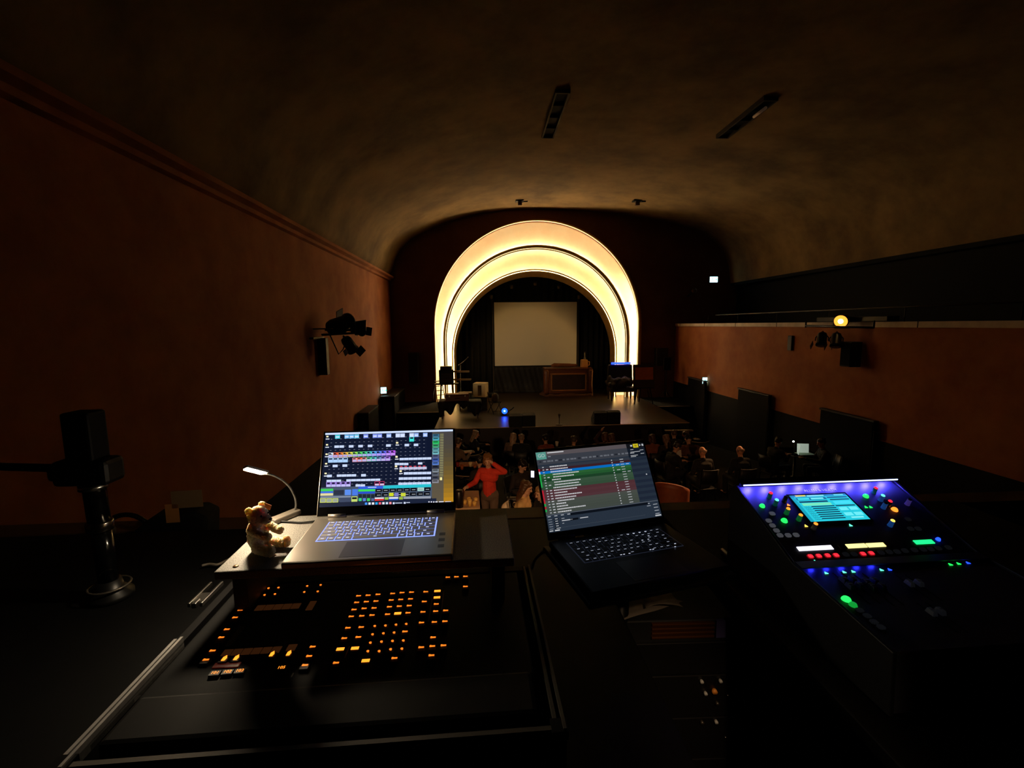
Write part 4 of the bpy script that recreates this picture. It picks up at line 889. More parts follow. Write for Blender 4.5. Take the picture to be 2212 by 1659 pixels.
for kind, arr in (('bar', LITA), ('dot', DOTS), ('big', BIG), ('flame', FLAME)):
    for i, (X, Y) in enumerate(arr):
        q = cl(*crop5(X, Y), z=CZT+.005); pale = kind == 'bar' and i >= len(LITA)-6
        key = (kind, pale)
        if key not in PROTO: o_ = PROTO[key] = keymesh(kind).build('lit_key', [GCAP if pale else CAP, ORB if kind in ('big', 'flame') else ORANGE], con)
        else: o_ = PROTO[key].copy(); COL.objects.link(o_); o_.parent = con
        o_.location = (q.x, q.y, 0)
for (X, Y), tx in NUM:
    q = cl(*crop5(X, Y), z=CZT+.005); mb = MB(); mb.box((0, 0, .0025), (.019, .012, .005), 0, taper=.95)
    text_mesh(mb, tx, .0095, Matrix.Translation((0, 0, .0055)), 1); o_ = mb.build('number_key', [CAP, ORB], con, fix=False); o_.location = (q.x, q.y, 0)
for (X, Y) in ((305, 690), (390, 688)):
    q = cl(*crop5(X, Y)); o_ = MB().box((0, 0, .001), (.024, .012, .002)).build('red_window', mat('red_window', (70, 16, 8), .3, emit=(110, 20, 6), power=.14), con); o_.location = (q.x, q.y, 0)
# ---- shelf with the silver laptop
SZ = CZ-.508
s_fl, s_fr = at_z(461, 1236, SZ), at_z(1111, 1206, SZ)
sx_ = (s_fr-s_fl).normalized(); sy_ = Vector((-sx_.y, sx_.x, 0)); MS = frame(s_fl, sx_, sy_, Vector((0, 0, 1))); Ws = (s_fr-s_fl).length
SHELF = mat('speckled_black_laminate', (158, 154, 146), .5, var=.75, scale=420, second=(44, 43, 42), spec=.2)
t = thing('shelf', 'raised speckled black shelf board under the silver laptop and the plush bear', 'shelf', M=MS)
dz = TZ-SZ
MB().b2((0, 0, -.019), (Ws, .285, 0)).build('board', SHELF, t, .003)
for x in (.02, Ws-.05): MB().b2((x, .03, dz+.001), (x+.03, .26, -.019)).build('upright', mat('pale_edged_board', (40, 35, 32), .6), t)
for x, y in ((.035, .02), (.095, .062)): MB().lathe([(.006, 0), (.0055, .0015), (.002, .002)], (x, y, 0), 12).build('screw', mat('brass_screw', (120, 90, 60), .35, .8), t)
sh_x = lambda px, py: at_z(px, py, SZ+.0005)
# generic laptop
class UI:
    """flat coloured screen content, in fractions of the screen: u right, v down"""
    def __init__(s): s.v = []; s.f = []; s.c = []; s.n = 0
    def q(s, pts, col, lift=1):
        b = len(s.v); s.n += 1
        s.v += [(u, v, lift) for u, v in pts]; s.f.append((b, b+1, b+2, b+3)); s.c.append((*lin(col), 1))
    def r(s, u0, v0, u1, v1, col, lift=1): s.q([(u0, v0), (u1, v0), (u1, v1), (u0, v1)], col, lift)
    def build(s, name, w_, h_, u0, v0, parent, power, M):
        vs = [M @ Vector((u0+u*w_, v0-v*h_, .0002+.00004*l)) for u, v, l in s.v]
        me = bpy.data.meshes.new(name); me.from_pydata(vs, [], s.f); at = me.attributes.new('pixel', 'FLOAT_COLOR', 'FACE')
        at.data.foreach_set('color', [x for c in s.c for x in c]); me.materials.append(ui_mat('ui_'+name+str(power), power))
        o = bpy.data.objects.new(name, me); COL.objects.link(o); o.parent = parent; return o
def bil(quad):
    q = np.array(quad, float)
    def f(x, y):
        u, v = .5, .5
        for _ in range(12):
            P = q[0]*(1-u)*(1-v)+q[1]*u*(1-v)+q[2]*u*v+q[3]*(1-u)*v; r = np.array([x, y])-P
            du = (q[1]-q[0])*(1-v)+(q[2]-q[3])*v; dv = (q[3]-q[0])*(1-u)+(q[2]-q[1])*u
            s_ = np.linalg.solve(np.array([du, dv]).T, r); u += s_[0]; v += s_[1]
        return float(u), float(v)
    return f
def laptop(name, label, M, W, D, T, lid_h, ang, shellm, keym, scr, bez, kb, glowm, legendm, legend_n, pad):
    """origin: hinge line, left end, on the base's top face; x right, y to the back, z up"""
    t = thing(name, label, 'laptop', M=M)
    MB().b2((0, -D, -T), (W, 0, 0)).build('base', shellm, t, .004)
    for x in (.03, W-.03):
        for y in (-.03, -D+.03): MB().lathe([(.008, -.003), (.008, 0)], (x, y, -T), 10).build('foot', MATT, t)
    u0, v0, kw, kd = kb; well = MB().b2((u0-.002, v0-kd-.002, -.0005), (u0+kw+.002, v0+.002, .0002)).build('keyboard', glowm, t)
    rows = [[1]*15, [1]*13+[2], [1.5]+[1]*12+[1.5], [1.8]+[1]*11+[2.2], [2.3]+[1]*10+[2.7], [1.2, 1, 1, 1.2, 5.8, 1.2, 1, 1, 1.6]]
    hs = [.7, 1, 1, 1, 1, 1]; y = v0; sc = kd/sum(hs); rnd = random.Random(4)
    km = MB(); lm = MB()
    for r_, hgt in zip(rows, hs):
        un = kw/sum(r_); x = u0
        for wk in r_:
            g = .0014; km.b2((x+g, y-hgt*sc+g, .0003), (x+wk*un-g, y-g, .0019))
            if rnd.random() < legend_n:
                cxk, cyk = x+wk*un/2, y-hgt*sc/2; lw = min(.0035, wk*un*.2); lm.box((cxk, cyk, .00205), (lw*2, .0022, .0002))
            x += wk*un
        y -= hgt*sc
    kp = km.build('keys', keym, well, .0005); lm.build('legends', legendm, well)
    px0, pw, pd = pad; MB().b2((px0, -D+.012, 0), (px0+pw, -D+.012+pd, .0004)).build('trackpad', mat(name+'_pad', (118, 112, 106) if 'silver' in name else (20, 20, 22), .35, .6 if 'silver' in name else 0), t)
    a = ang; Ml = Matrix(((1, 0, 0, 0), (0, math.cos(a), -math.sin(a), 0), (0, math.sin(a), math.cos(a), 0), (0, 0, 0, 1)))    # local: x right, y up the lid, z towards the viewer
    lid = MB().b2((0, .002, -.005), (W, lid_h, 0), 0, Ml).build('lid', [shellm], t, .002)
    MB().b2((.002, .004, 0), (W-.002, lid_h-.002, .00015), 0, Ml).build('bezel', mat('screen_bezel', (8, 8, 9), .2), lid)
    for x0, x1 in ((.03, .075), (W-.075, W-.03)): MB().tube([(x0, .004, .002), (x1, .004, .002)], .006, 10).build('hinge', shellm, t)
    return t, lid, Ml
# silver laptop
lh, la = .027, 1.1179
e_ = Vector((math.cos(lh), math.sin(lh), 0)); g_ = Vector((-math.sin(lh), math.cos(lh), 0))
o1 = Vector((-.2495, .9484, CZ-.4896))-e_*.179+g_*.230
SIL = mat('warm_silver_shell', (168, 160, 150), .36, .75)
ui = UI(); B1 = bil([(297, 193), (1650, 155), (1665, 903), (248, 975)])
def R1(x0, y0, x1, y1, c, l=2, sk=-.03):
    """a rectangle read off the photograph's screen; the rows lean with the screen"""
    pts_ = []
    for x, y in ((x0, y0), (x1, y0+(x1-x0)*sk), (x1, y1+(x1-x0)*sk), (x0, y1)): u, v = B1(x, y); pts_.append((min(max(u, 0), 1), min(max(v, 0), 1)))
    ui.q(pts_, c, l)
ui.r(0, 0, 1, 1, (15, 22, 44), 0)
for k in range(16):                     # the wallpaper visible at the window's side
    f = k/15; ui.r(.925, .03+.97*k/16, 1, .03+.97*(k+1)/16, (70+110*f**2, 66+62*f**2, 66-36*f), 1); ui.r(.835, .03+.97*k/16, .925, .03+.97*(k+1)/16, (74+20*f, 70+14*f, 66), 1)
ui.r(0, 0, 1, .027, (205, 222, 255), 2)
rn = random.Random(3)
for j in range(13):                     # empty slots
    for i in range(21):
        u = .045+i*.036; v = .085+j*.052
        ui.r(u, v, u+.012, v+.006, (120, 124, 140), 2); ui.r(u+.02, v-.03, u+.021, v+.02, (34, 42, 66), 1)
LAV = (150, 178, 240); WHT = (200, 214, 245); TEAL = (70, 200, 215)
for x0, x1, c in ((398, 450, TEAL), (497, 545, (110, 180, 235)), (548, 596, (110, 180, 235)), (600, 648, (110, 200, 235)), (695, 745, (120, 140, 235)), (792, 840, (130, 150, 240)), (843, 890, (130, 150, 240)), (938, 988, LAV), (1035, 1083, WHT), (1086, 1133, WHT), (1182, 1230, WHT), (1233, 1280, LAV), (1328, 1375, LAV)):
    yb = 216-(x0-300)*.022; R1(x0, yb, x1, yb+42, c, 3); R1(x0+6, yb+16, x1-6, yb+30, (215, 228, 255), 4)
R1(1182, 232, 1232, 287, (60, 225, 215), 3); R1(1190, 240, 1224, 258, (20, 50, 60), 4)
for x0, x1 in ((393, 441), (445, 493), (543, 592), (642, 690), (742, 790), (935, 985), (1132, 1180), (1230, 1278)):
    yb = 332-(x0-300)*.024; R1(x0, yb, x1, yb+26, WHT, 3)
RB = [(230, 240, 255), (255, 90, 40), (255, 130, 40), (255, 190, 60), (230, 230, 70), (150, 230, 70), (70, 220, 90), (60, 220, 130), (60, 210, 210), (80, 170, 255), (80, 130, 255), (90, 100, 255), (150, 90, 255), (200, 80, 255)]
for k in range(14):
    x0 = 333+k*50.2; yb = 408-k*1.9; R1(x0, yb, x0+49, yb+52, tuple(int(.75*c+40) for c in RB[k]), 3); R1(x0+4, yb+5, x0+40, yb+22, (14, 20, 40), 4); R1(x0+26, yb+2, x0+46, yb+14, RB[k], 5); R1(x0+3, yb+28, x0+46, yb+48, (165+k*2, 170-k*2, 235), 4)
for k in range(4): x0 = 330+k*51.5; yb = 462-k*1.2; R1(x0, yb, x0+50, yb+52, (170, 205, 245), 3); R1(x0+6, yb+6, x0+44, yb+20, (20, 30, 60), 4)
for k, c in enumerate(((255, 150, 150), (255, 110, 60), (210, 140, 130), (90, 210, 140), (80, 205, 200), (100, 150, 190), (130, 120, 200), (170, 110, 230))): x0 = 583+k*50; yb = 462-k*2; R1(x0, yb, x0+49, yb+44, c, 3); R1(x0+3, yb+20, x0+46, yb+42, (185, 175, 225), 4); R1(x0+5, yb+5, x0+34, yb+16, (16, 20, 40), 4)
for x0, x1, y in ((378, 430, 536), (480, 530, 532), (322, 372, 641), (677, 727, 632)): R1(x0, y, x1, y+26, WHT, 3)
for k in range(4): R1(423+k*51, 638-k*1.2, 472+k*51, 662-k*1.2, WHT, 3)
for k in range(3): R1(318+k*51, 694-k*1.2, 367+k*51, 716-k*1.2, WHT, 3)
for k in range(7): R1(523+k*51, 687-k*1.4, 572+k*51, 710-k*1.4, WHT, 3)
for k in range(5): R1(315+k*51, 716-k*1.4, 364+k*51, 768-k*1.4, (160, 130, 220), 3); R1(322+k*51, 722-k*1.4, 354+k*51, 740-k*1.4, (20, 14, 50), 4); R1(317+k*51, 746-k*1.4, 363+k*51, 766-k*1.4, (190, 190, 240), 4)
for k in range(2): R1(620+k*51, 738, 669+k*51, 762, WHT, 3); R1(820+k*53, 708-k*2, 870+k*53, 750-k*2, (215, 60, 110), 3); R1(824+k*53, 712-k*2, 866+k*53, 730-k*2, (26, 14, 40), 4); R1(824+k*53, 732-k*2, 866+k*53, 748-k*2, (200, 190, 225), 4)
for k in range(7): R1(1080+k*49, 462-k*1.4, 1127+k*49, 486-k*1.4, WHT, 3); R1(1075+k*49.5, 664-k*1.2, 1122+k*49.5, 690-k*1.2, WHT, 3); R1(1070+k*50, 718-k*1.6, 1118+k*50, 742-k*1.6, WHT, 3)
for k in range(6): R1(1080+k*49, 560-k*1.4, 1127+k*49, 586-k*1.4, (195, 195, 225), 3); R1(1086+k*49, 548-k*1.4, 1112+k*49, 557-k*1.4, (220, 60, 80), 4); R1(1128+k*49, 610-k*1.2, 1175+k*49, 636-k*1.2, WHT, 3)
for k in range(3): R1(1030+k*49, 514, 1077+k*49, 538, WHT, 3)
R1(1278, 507, 1325, 530, WHT, 3)
for k, y in enumerate((232, 322, 424, 525, 628)): R1(308-k*3, y-8, 330-k*3, y+8, (255, 240, 190), 3); R1(302-k*3, y+22, 340-k*3, y+32, (215, 220, 235), 3)
for x, y in ((1050, 300), (1046, 450), (1042, 550), (1092, 600)): R1(x-10, y-9, x+14, y+9, (255, 240, 190), 3); R1(x-14, y+20, x+24, y+30, (215, 220, 235), 3)
for k, c in enumerate(((60, 110, 140), (70, 160, 180), (40, 190, 100), (60, 160, 110), (90, 160, 170), (110, 180, 190), (80, 90, 130), (60, 90, 170), (80, 120, 200), (40, 44, 60), (120, 130, 140), (90, 96, 110), (60, 64, 80), (130, 130, 140))):
    y = 206+k*37; R1(1432, y, 1503, y+33, c, 3); R1(1440, y+6, 1490, y+16, tuple(int(v*.35) for v in c), 4)
for k in range(26): R1(1512, 206+k*17.5, 1550, 210+k*17.5, (190, 190, 120), 3)
R1(1515, 660, 1540, 690, (235, 225, 150), 3)
# lower panels
ui.r(0, .745, .835, .935, (70, 84, 106), 2)
R1(650, 760, 910, 790, (50, 90, 215), 3); R1(910, 750, 1422, 782, (40, 190, 205), 3, -.045); R1(750, 765, 840, 772, (210, 225, 255), 4)
R1(256, 788, 388, 812, (60, 205, 90), 3); R1(256, 814, 388, 832, (60, 110, 225), 3); R1(256, 834, 388, 858, (225, 215, 160), 3); R1(395, 800, 500, 850, (38, 46, 66), 3); R1(510, 794, 574, 850, (90, 140, 235), 3); R1(258, 866, 574, 880, (130, 140, 160), 3)
for k in range(3): R1(254+k*64, 884-k, 314+k*64, 928-k, (205, 215, 90), 3); R1(260+k*64, 890-k, 308+k*64, 922-k, (150, 160, 150), 4)
R1(455, 880, 572, 926, (60, 70, 96), 3)
R1(586, 788, 646, 852, (70, 120, 225), 3); R1(650, 788, 826, 812, (60, 215, 90), 3); R1(650, 814, 826, 834, (40, 80, 205), 3); R1(580, 862, 642, 916, (195, 215, 110), 3); R1(586, 870, 636, 890, (20, 24, 30), 4)
for k in range(4): R1(652+k*44, 838, 690+k*44, 912, (30, 40, 50), 3); R1(656+k*44, 878, 686+k*44, 908, ((60, 205, 130), (90, 130, 210), (60, 205, 90), (90, 100, 150))[k], 4)
for j in range(2):
    for k in range(8): R1(832+k*74-j*6, 782+j*46-k*2.4, 898+k*74-j*6, 816+j*46-k*2.4, (8, 9, 14), 3); R1(846+k*74, 798+j*46-k*2.4, 884+k*74, 803+j*46-k*2.4, (190, 195, 205), 4)
for x0, x1, c in ((975, 1022, (205, 215, 40)), (1100, 1150, (200, 210, 60)), (1030, 1075, (120, 120, 190))): R1(x0, 822, x1, 856, c, 5)
R1(1278, 768, 1345, 800, (190, 235, 225), 4); R1(1284, 774, 1338, 794, (150, 180, 175), 5)
R1(824, 886, 920, 906, (225, 50, 50), 4); R1(824, 872, 920, 884, (235, 235, 240), 4); R1(930, 868, 968, 892, (150, 190, 60), 4); R1(975, 884, 1072, 900, (40, 90, 215), 4); R1(975, 866, 1072, 882, (225, 230, 240), 4); R1(1082, 862, 1122, 888, (150, 180, 60), 4); R1(1130, 860, 1420, 882, (150, 156, 170), 3)
ui.r(0, .945, .87, 1, (26, 34, 56), 5)
for k, c in enumerate(((70, 150, 255), (225, 235, 250), (235, 235, 240), (50, 170, 240), (240, 100, 120), (225, 230, 240), (200, 215, 240), (250, 150, 160))): R1(722+k*36.5, 922-k*1.2, 746+k*36.5, 944-k*1.2, c, 6)
R1(1016, 916, 1034, 936, (215, 225, 250), 6); R1(1040, 920, 1115, 927, (205, 215, 235), 6); R1(1132, 912, 1152, 932, (215, 225, 250), 6); R1(1158, 914, 1198, 921, (205, 215, 235), 6)
for x0, x1 in ((1395, 1408), (1420, 1434), (1446, 1460), (1470, 1494), (1508, 1560), (1575, 1640)): R1(x0, 902, x1, 914, (225, 225, 240), 6)
t, lid, Ml = laptop('silver_laptop', 'open silver laptop with a tile covered screen on the raised shelf', frame(o1, e_, g_, Vector((0, 0, 1))), .358, .230, .016, .228, la, SIL, mat('silver_key', (165, 162, 162), .45, .2), None, None,
    (.043, -.030, .268, .105), glow('key_backlight_blue', (135, 155, 255), 1.5), glow('key_legend', (200, 210, 255), 1.6), .9, (.115, .13, .072))
ui.build('screen', .346, .197, .006, .2235, lid, 1.05, Ml)
for k in range(3): MB().b2((.335-.012, -.135-.03*k, 0), (.335+.002, -.135-.03*k+.014, .0003)).build('sticker', mat('dark_sticker', (70, 72, 78), .4), t)
# black laptop
lh2, la2 = .2362, 1.0624
e2 = Vector((math.cos(lh2), math.sin(lh2), 0)); g2 = Vector((-math.sin(lh2), math.cos(lh2), 0)); o2 = Vector((.1641, 1.1392, CZ-.5598))
BLAP = mat('black_laptop_shell', (20, 20, 22), .4, .5)
ui = UI()
ui.r(0, 0, 1, 1, (46, 58, 74), 0); ui.r(0, 0, .83, .055, (104, 96, 100), 1); ui.r(0, .055, .83, .17, (70, 74, 84), 1); ui.r(.83, 0, 1, .065, (24, 26, 32), 2)
ui.r(.002, .002, .088, .098, (105, 182, 168), 3)
for k in range(24): u = .02+k*.034; ui.r(u, .118, u+.018+.006*(k % 3), .138, (120, 124, 134) if k % 5 else (44, 48, 58), 3)
ui.r(.10, .012, .245, .026, (240, 240, 245), 3); ui.r(.10, .065, .125, .074, (170, 176, 186), 3)
rowc = [(60, 66, 78), (72, 40, 48), (10, 132, 232), (52, 116, 62), (44, 104, 56), (36, 78, 48), (70, 100, 76), (66, 96, 72), (62, 92, 68), (96, 56, 62), (100, 60, 66), (96, 58, 64), (98, 62, 68), (88, 92, 86), (84, 92, 84), (82, 90, 82), (80, 88, 80), (80, 88, 82)]
rr = random.Random(9)
for k, c in enumerate(rowc):
    v0 = .185+k*.0335; v1 = v0+.033
    ui.r(.0, v0, .83, v1, c, 2)
    ui.r(.0, v0, .012, v1, (40, 200, 90) if k in (3, 4, 5, 6, 7, 14, 16) else ((220, 40, 60) if k in (1, 9, 10, 11, 12, 13, 15) else (c if k != 2 else (230, 240, 255))), 3)
    ui.r(.035, v0+.01, .05, v0+.022, (200, 204, 212), 3)
    if k % 3 == 1 or k > 8: ui.r(.065, v0+.01, .085, v0+.022, (225, 228, 235), 3)
    ind = .1 if k not in (3, 4, 6, 7, 13) else .115; u = ind; end = ind+rr.uniform(.07, .24)
    while u < end: wd_ = rr.uniform(.006, .016); ui.r(u, v0+.010, u+wd_, v0+.024, (240, 240, 245), 3); u += wd_+.0025
    ui.r(.655, v0+.009, .665, v0+.023, (215, 218, 224), 3); ui.r(.735, v0+.012, .77, v0+.021, (205, 208, 214), 3)
    if k in (2, 4, 12): ui.r(.69, v0+.012, .722, v0+.021, (215, 220, 228), 3)
    if k in (2, 5): ui.r(.785, v0+.012, .815, v0+.021, (215, 220, 228), 3)
for k in range(8): ui.r(.835, .20+k*.075, 1, .2375+k*.075, (38, 48, 66), 1)
ui.r(.83, .065, 1, .19, (26, 34, 48), 1)
ui.r(.895, .008, .945, .062, (245, 225, 40), 3); ui.r(.908, .022, .932, .048, (190, 170, 30), 4); ui.r(.868, .02, .888, .042, (225, 228, 235), 3); ui.q([(.955, .018), (.972, .032), (.955, .046), (.955, .032)], (225, 228, 235), 3); ui.r(.98, .018, .997, .046, (215, 218, 225), 3)
for k, (u0, u1) in enumerate(((.86, .89), (.95, .985), (.855, .95), (.85, .89), (.95, .985), (.85, .92), (.85, .9))): ui.r(u0, .082+k*.016, u1, .089+k*.016, (225, 228, 235), 3)
ui.r(.95, .43, .962, .445, (225, 228, 235), 3)
ui.r(0, .79, 1, .80, (100, 108, 120), 2); ui.r(.0, .80, 1, 1, (50, 62, 78), 2); ui.r(.2, .80, .9, .832, (18, 24, 34), 3)
for k in range(4): ui.r(.01+k*.055, .808, .035+k*.055, .817, (215, 220, 228), 4)
for k in range(5): v = .845+k*.028; ui.r(.01, v, .04, v+.007, (160, 168, 180), 3); ui.r(.055, v-.004, .095, v+.012, (18, 22, 30), 3); ui.r(.065, v, .088+.012*(k == 4), v+.007, (235, 238, 242), 4)
ui.r(.12, .85, .145, .857, (190, 196, 206), 3); ui.r(.12, .875, .21, .885, (230, 232, 238), 3); ui.r(.19, .868, .26, .892, (16, 20, 28), 3); ui.r(.275, .874, .345, .884, (230, 232, 238), 4); ui.r(.12, .908, .135, .915, (190, 196, 206), 3)
ui.r(.10, .955, .85, .957, (90, 100, 112), 3); ui.r(.005, .978, .035, .988, (235, 238, 242), 4); ui.r(.05, .976, .09, .99, (235, 238, 242), 4)
for k in range(4): ui.r(.945, .835+k*.04, .985, .843+k*.04, (205, 210, 220), 3)
ui.r(.94, .975, .995, .99, (235, 238, 242), 4); ui.r(.90, .815, .915, .825, (205, 210, 220), 3); ui.r(.885, .845, .92, .852, (205, 210, 220), 3)
t2, lid2, Ml2 = laptop('black_laptop', 'open black laptop showing a list of green and red rows beside the mixer', frame(o2, e2, g2, Vector((0, 0, 1))), .356, .248, .015, .245, la2, BLAP, mat('black_key', (12, 12, 13), .5), None, None,
    (.041, -.025, .274, .105), glow('key_backlight_dim', (150, 165, 210), .03), glow('key_legend_dim', (215, 225, 250), .4), .8, (.11, .14, .085))
so = ui.build('screen', .344, .216, .006, .236, lid2, .62, Ml2)
gm = MB(); text_mesh(gm, 'GO', .0135, Ml2 @ Matrix.Translation((.006+.344*.046, .236-.216*.05, .0006))); gm.build('go_lettering', glow('go_white', (225, 240, 240), .6), lid2, fix=False)
BRIGHT = glow('bright_legend', (225, 232, 255), 1.0)
mb = MB()
for x, y in ((.215, -.034), (.232, -.034), (.25, -.034), (.268, -.034), (.14, -.126), (.148, -.126), (.163, -.126), (.222, -.126), (.23, -.126), (.262, -.058), (.25, -.075), (.232, -.075), (.30, -.118), (.29, -.132)): mb.box((x, y, .0023), (.0045, .002, .0003))
mb.build('lit_legends', BRIGHT, t2)
# stand for the black laptop: rack case with papers on top
bz = CZ-.5598-.015-.003
cst = o2+e2*.178-g2*.124
t = thing('laptop_stand', 'black stand plate on a post carrying the black laptop', 'stand', M=frame((cst.x, cst.y, 0), e2, g2, Vector((0, 0, 1))))
MB().b2((-.19, -.135, bz-.012), (.19, .135, bz)).build('plate', BLACKM, t, .003)
MB().tube([(0, .06, .02), (0, .06, bz-.012)], .022, 12).build('pole', BLACKM, t); MB().lathe([(.2, 0), (.2, .015), (.03, .03)], (0, .06, 0), 24).build('base', BLACKM, t)
RZ = CZ-.77
r0, r1 = at_z(1330, 1345, RZ), at_z(1572, 1338, RZ)
rxv = (r1-r0).normalized(); ryv = Vector((-rxv.y, rxv.x, 0)); RW = (r1-r0).length
t = thing('rack_case', 'black rack of equipment with dark front panels and cables under the papers', 'rack', M=frame((r0.x, r0.y, 0), rxv, ryv, Vector((0, 0, 1))))
DR = .16
MB().b2((-.02, .004, .02), (RW+.02, DR, RZ)).build('shell', mat('rack_black', (11, 11, 11), .6), t, .004)
COP = mat('copper_bars', (150, 92, 46), .3, .85); 
bars = MB()
for k in range(4): bars.b2((.095, -.004, RZ-.012-k*.012), (RW-.035, .006, RZ-.006-k*.012))
bars.build('fins', COP, t, .001)
MB().b2((RW-.03, -.002, RZ-.05), (RW+.018, .006, RZ-.002)).build('blue_panel', mat('blue_grey_plastic', (70, 66, 110), .4), t)
for k, (dz_, hh_) in enumerate(((.06, .09), (.155, .12), (.28, .12), (.405, .14))):
    MB().b2((-.016, -.004, RZ-dz_-hh_), (RW+.016, .004, RZ-dz_)).build('front_panel', mat('panel_black', (15, 14, 14), .4), t, .002)
    for x in (-.008, RW+.008): MB().lathe([(.004, 0), (.003, .003)], (0, 0, 0), 8, 0, Matrix.Translation((x, -.005, RZ-dz_-hh_/2)) @ Matrix.Rotation(PI/2, 4, 'X')).build('screw', mat('pale_screw', (170, 165, 160), .3, 1), t)
MB().tube([(.02, -.006, RZ-.19), (.03, -.03, RZ-.19), (.1, -.03, RZ-.185), (.115, -.006, RZ-.19)], .004, 8).build('handle', GREYM, t)
for k, (x, z, m_) in enumerate(((.9, -.2, mat('orange_plug', (235, 150, 60), .5)), (.82, -.205, mat('pale_plug', (190, 190, 185), .5)), (.95, -.17, MATS['pale_plug']), (.78, -.17, MATS['pale_plug']), (.93, -.235, GREYM), (.93, -.29, MATS['pale_plug']), (.8, -.29, GREYM))):
    MB().tube([(RW*x, -.002, RZ+z), (RW*x, -.012, RZ+z)], .007 if k == 0 else .0045, 10).build('plug', m_, t)
q = rxv*.05
sheet_m = mat('grey_paper', (120, 110, 98), .85)
def sheet(label, pts_, z, curl=0):
    c = sum((at_z(x, y, z) for x, y in pts_), Vector())/4; P = [at_z(x, y, z)-c for x, y in pts_]; mb = MB(); rows = []
    for i in range(7):
        f = i/6; rows.append([(P[0].lerp(P[3], f)).lerp(P[1].lerp(P[2], f), j/8)+V(0, 0, curl*math.sin(PI*j/8)*(1-f)+.0015*math.sin(j+2*i)) for j in range(9)])
    mb.loft(rows); o = mb.build('paper', sheet_m, solid=.0012, fix=False); o.location = c; return tag(o, label, 'paper')
sheet('grey creased paper lying over the front edge of the equipment rack', ((1345, 1340), (1475, 1300), (1372, 1262), (1288, 1288)), RZ+.012)
sheet('smaller crumpled grey paper on the first sheet by the black laptop', ((1395, 1314), (1475, 1312), (1450, 1282), (1385, 1286)), RZ+.022, .012)
# ---- sound mixer
mx, my, mz, mh, s1_, su_, sv_, s2_ = .6732, 1.1514, -.4318, .0191, .396, .1168, .044, .0976
me_ = Vector((math.cos(mh), math.sin(mh), 0)); mg = Vector((-math.sin(mh), math.cos(mh), 0)); MO = Vector((mx, my, CZ+mz))
d1 = -mg*math.cos(s1_)-Vector((0, 0, math.sin(s1_))); n1 = me_.cross(-d1).normalized()
d2 = -mg*math.cos(s2_)-Vector((0, 0, math.sin(s2_))); n2 = me_.cross(-d2).normalized()
K1 = .25; MO2 = MO+d1*K1; MW = .44; K2 = .25
Mm1 = frame((0, 0, 0), me_, -d1, n1); Mm2 = frame(MO2-MO, me_, -d2, n2)      # local to the mixer: x right, y up the panel, z off it
def hit(px, py):
    """on which panel, and where, the picture point falls"""
    d = ray(px, py)
    for o_, dd, n_, M_ in ((MO, d1, n1, Mm1), (MO2, d2, n2, Mm2)):
        s_ = (o_-EYE).dot(n_)/d.dot(n_); q = EYE+d*s_-o_; v = q.dot(dd)
        if v < K1+1e-6 or M_ is Mm2: return M_, q.dot(me_), -v
def c3(X, Y): return (1560+X/3.687, 1000+Y/3.687)
mixer = thing('sound_mixer', 'digital sound mixer with blue light bar, cyan touch screen and glowing keys', 'mixer', MO)
L_a, L_b = V(0, 0, 0), d1*K1; L_c = L_b+d2*K2; zb = CZ-.662-MO.z
prof = [(0, 0), (L_b.dot(mg), L_b.z), (L_c.dot(mg), L_c.z), (L_c.dot(mg)-.005, zb), (.02, zb), (.02, -.01)]
Mx = frame((0, 0, 0), mg, Vector((0, 0, 1)), me_)
mb = MB(); mb.add([tuple(me_*x+mg*a+V(0, 0, b)) for x in (0, MW) for a, b in prof], [tuple(range(6)), tuple(range(11, 5, -1))]+[(i, i+6, (i+1) % 6+6, (i+1) % 6) for i in range(6)])
MIXF = mat('mixer_face', (60, 60, 70), .5, .2)
mb.build('body', MIXF, mixer, .003)
for x in (-.008, MW):
    mb = MB(); mb.add([tuple(me_*(x+k*.008)+mg*(a*1.01)+V(0, 0, b+(.006 if i < 3 else 0))) for k in (0, 1) for i, (a, b) in enumerate(prof)], [tuple(range(6)), tuple(range(11, 5, -1))]+[(i, i+6, (i+1) % 6+6, (i+1) % 6) for i in range(6)]); mb.build('side_cheek', mat('cheek_black', (14, 14, 15), .5), mixer, .002)
# light bar under a lip; the lip's skirt is added to shorten the blue wash
lipm = MB(); lipm.b2((0, -.004, .0), (MW, .006, .02), 0, Mm1); lipm.b2((0, -.016, .016), (MW, .006, .02), 0, Mm1); lipm.b2((0, -.017, .0127), (MW, -.0155, .0165), 0, Mm1); lipm.build('light_lip', BLACKM, mixer)
bar = MB(); bar.b2((.003, -.0178, .0165), (MW-.003, -.0158, .0195), 0, Mm1); bar.build('light_bar', glow('blue_white_bar', (150, 165, 255), 4.5), mixer)
bar = MB()
for k in range(9): bar.b2((.02+k*.048, -.008, .0135), (.035+k*.048, -.004, .0158), 0, Mm1)
bar.build('blue_lights', glow('blue_led', (74, 66, 255), 800), mixer)
tm = MB(); text_mesh(tm, 'ALLEN & HEATH', .0125, Mm1 @ Matrix.Translation((.215, -.028, .0008))); tm.build('lettering', mat('white_lettering', (210, 210, 220), .5), mixer, fix=False)
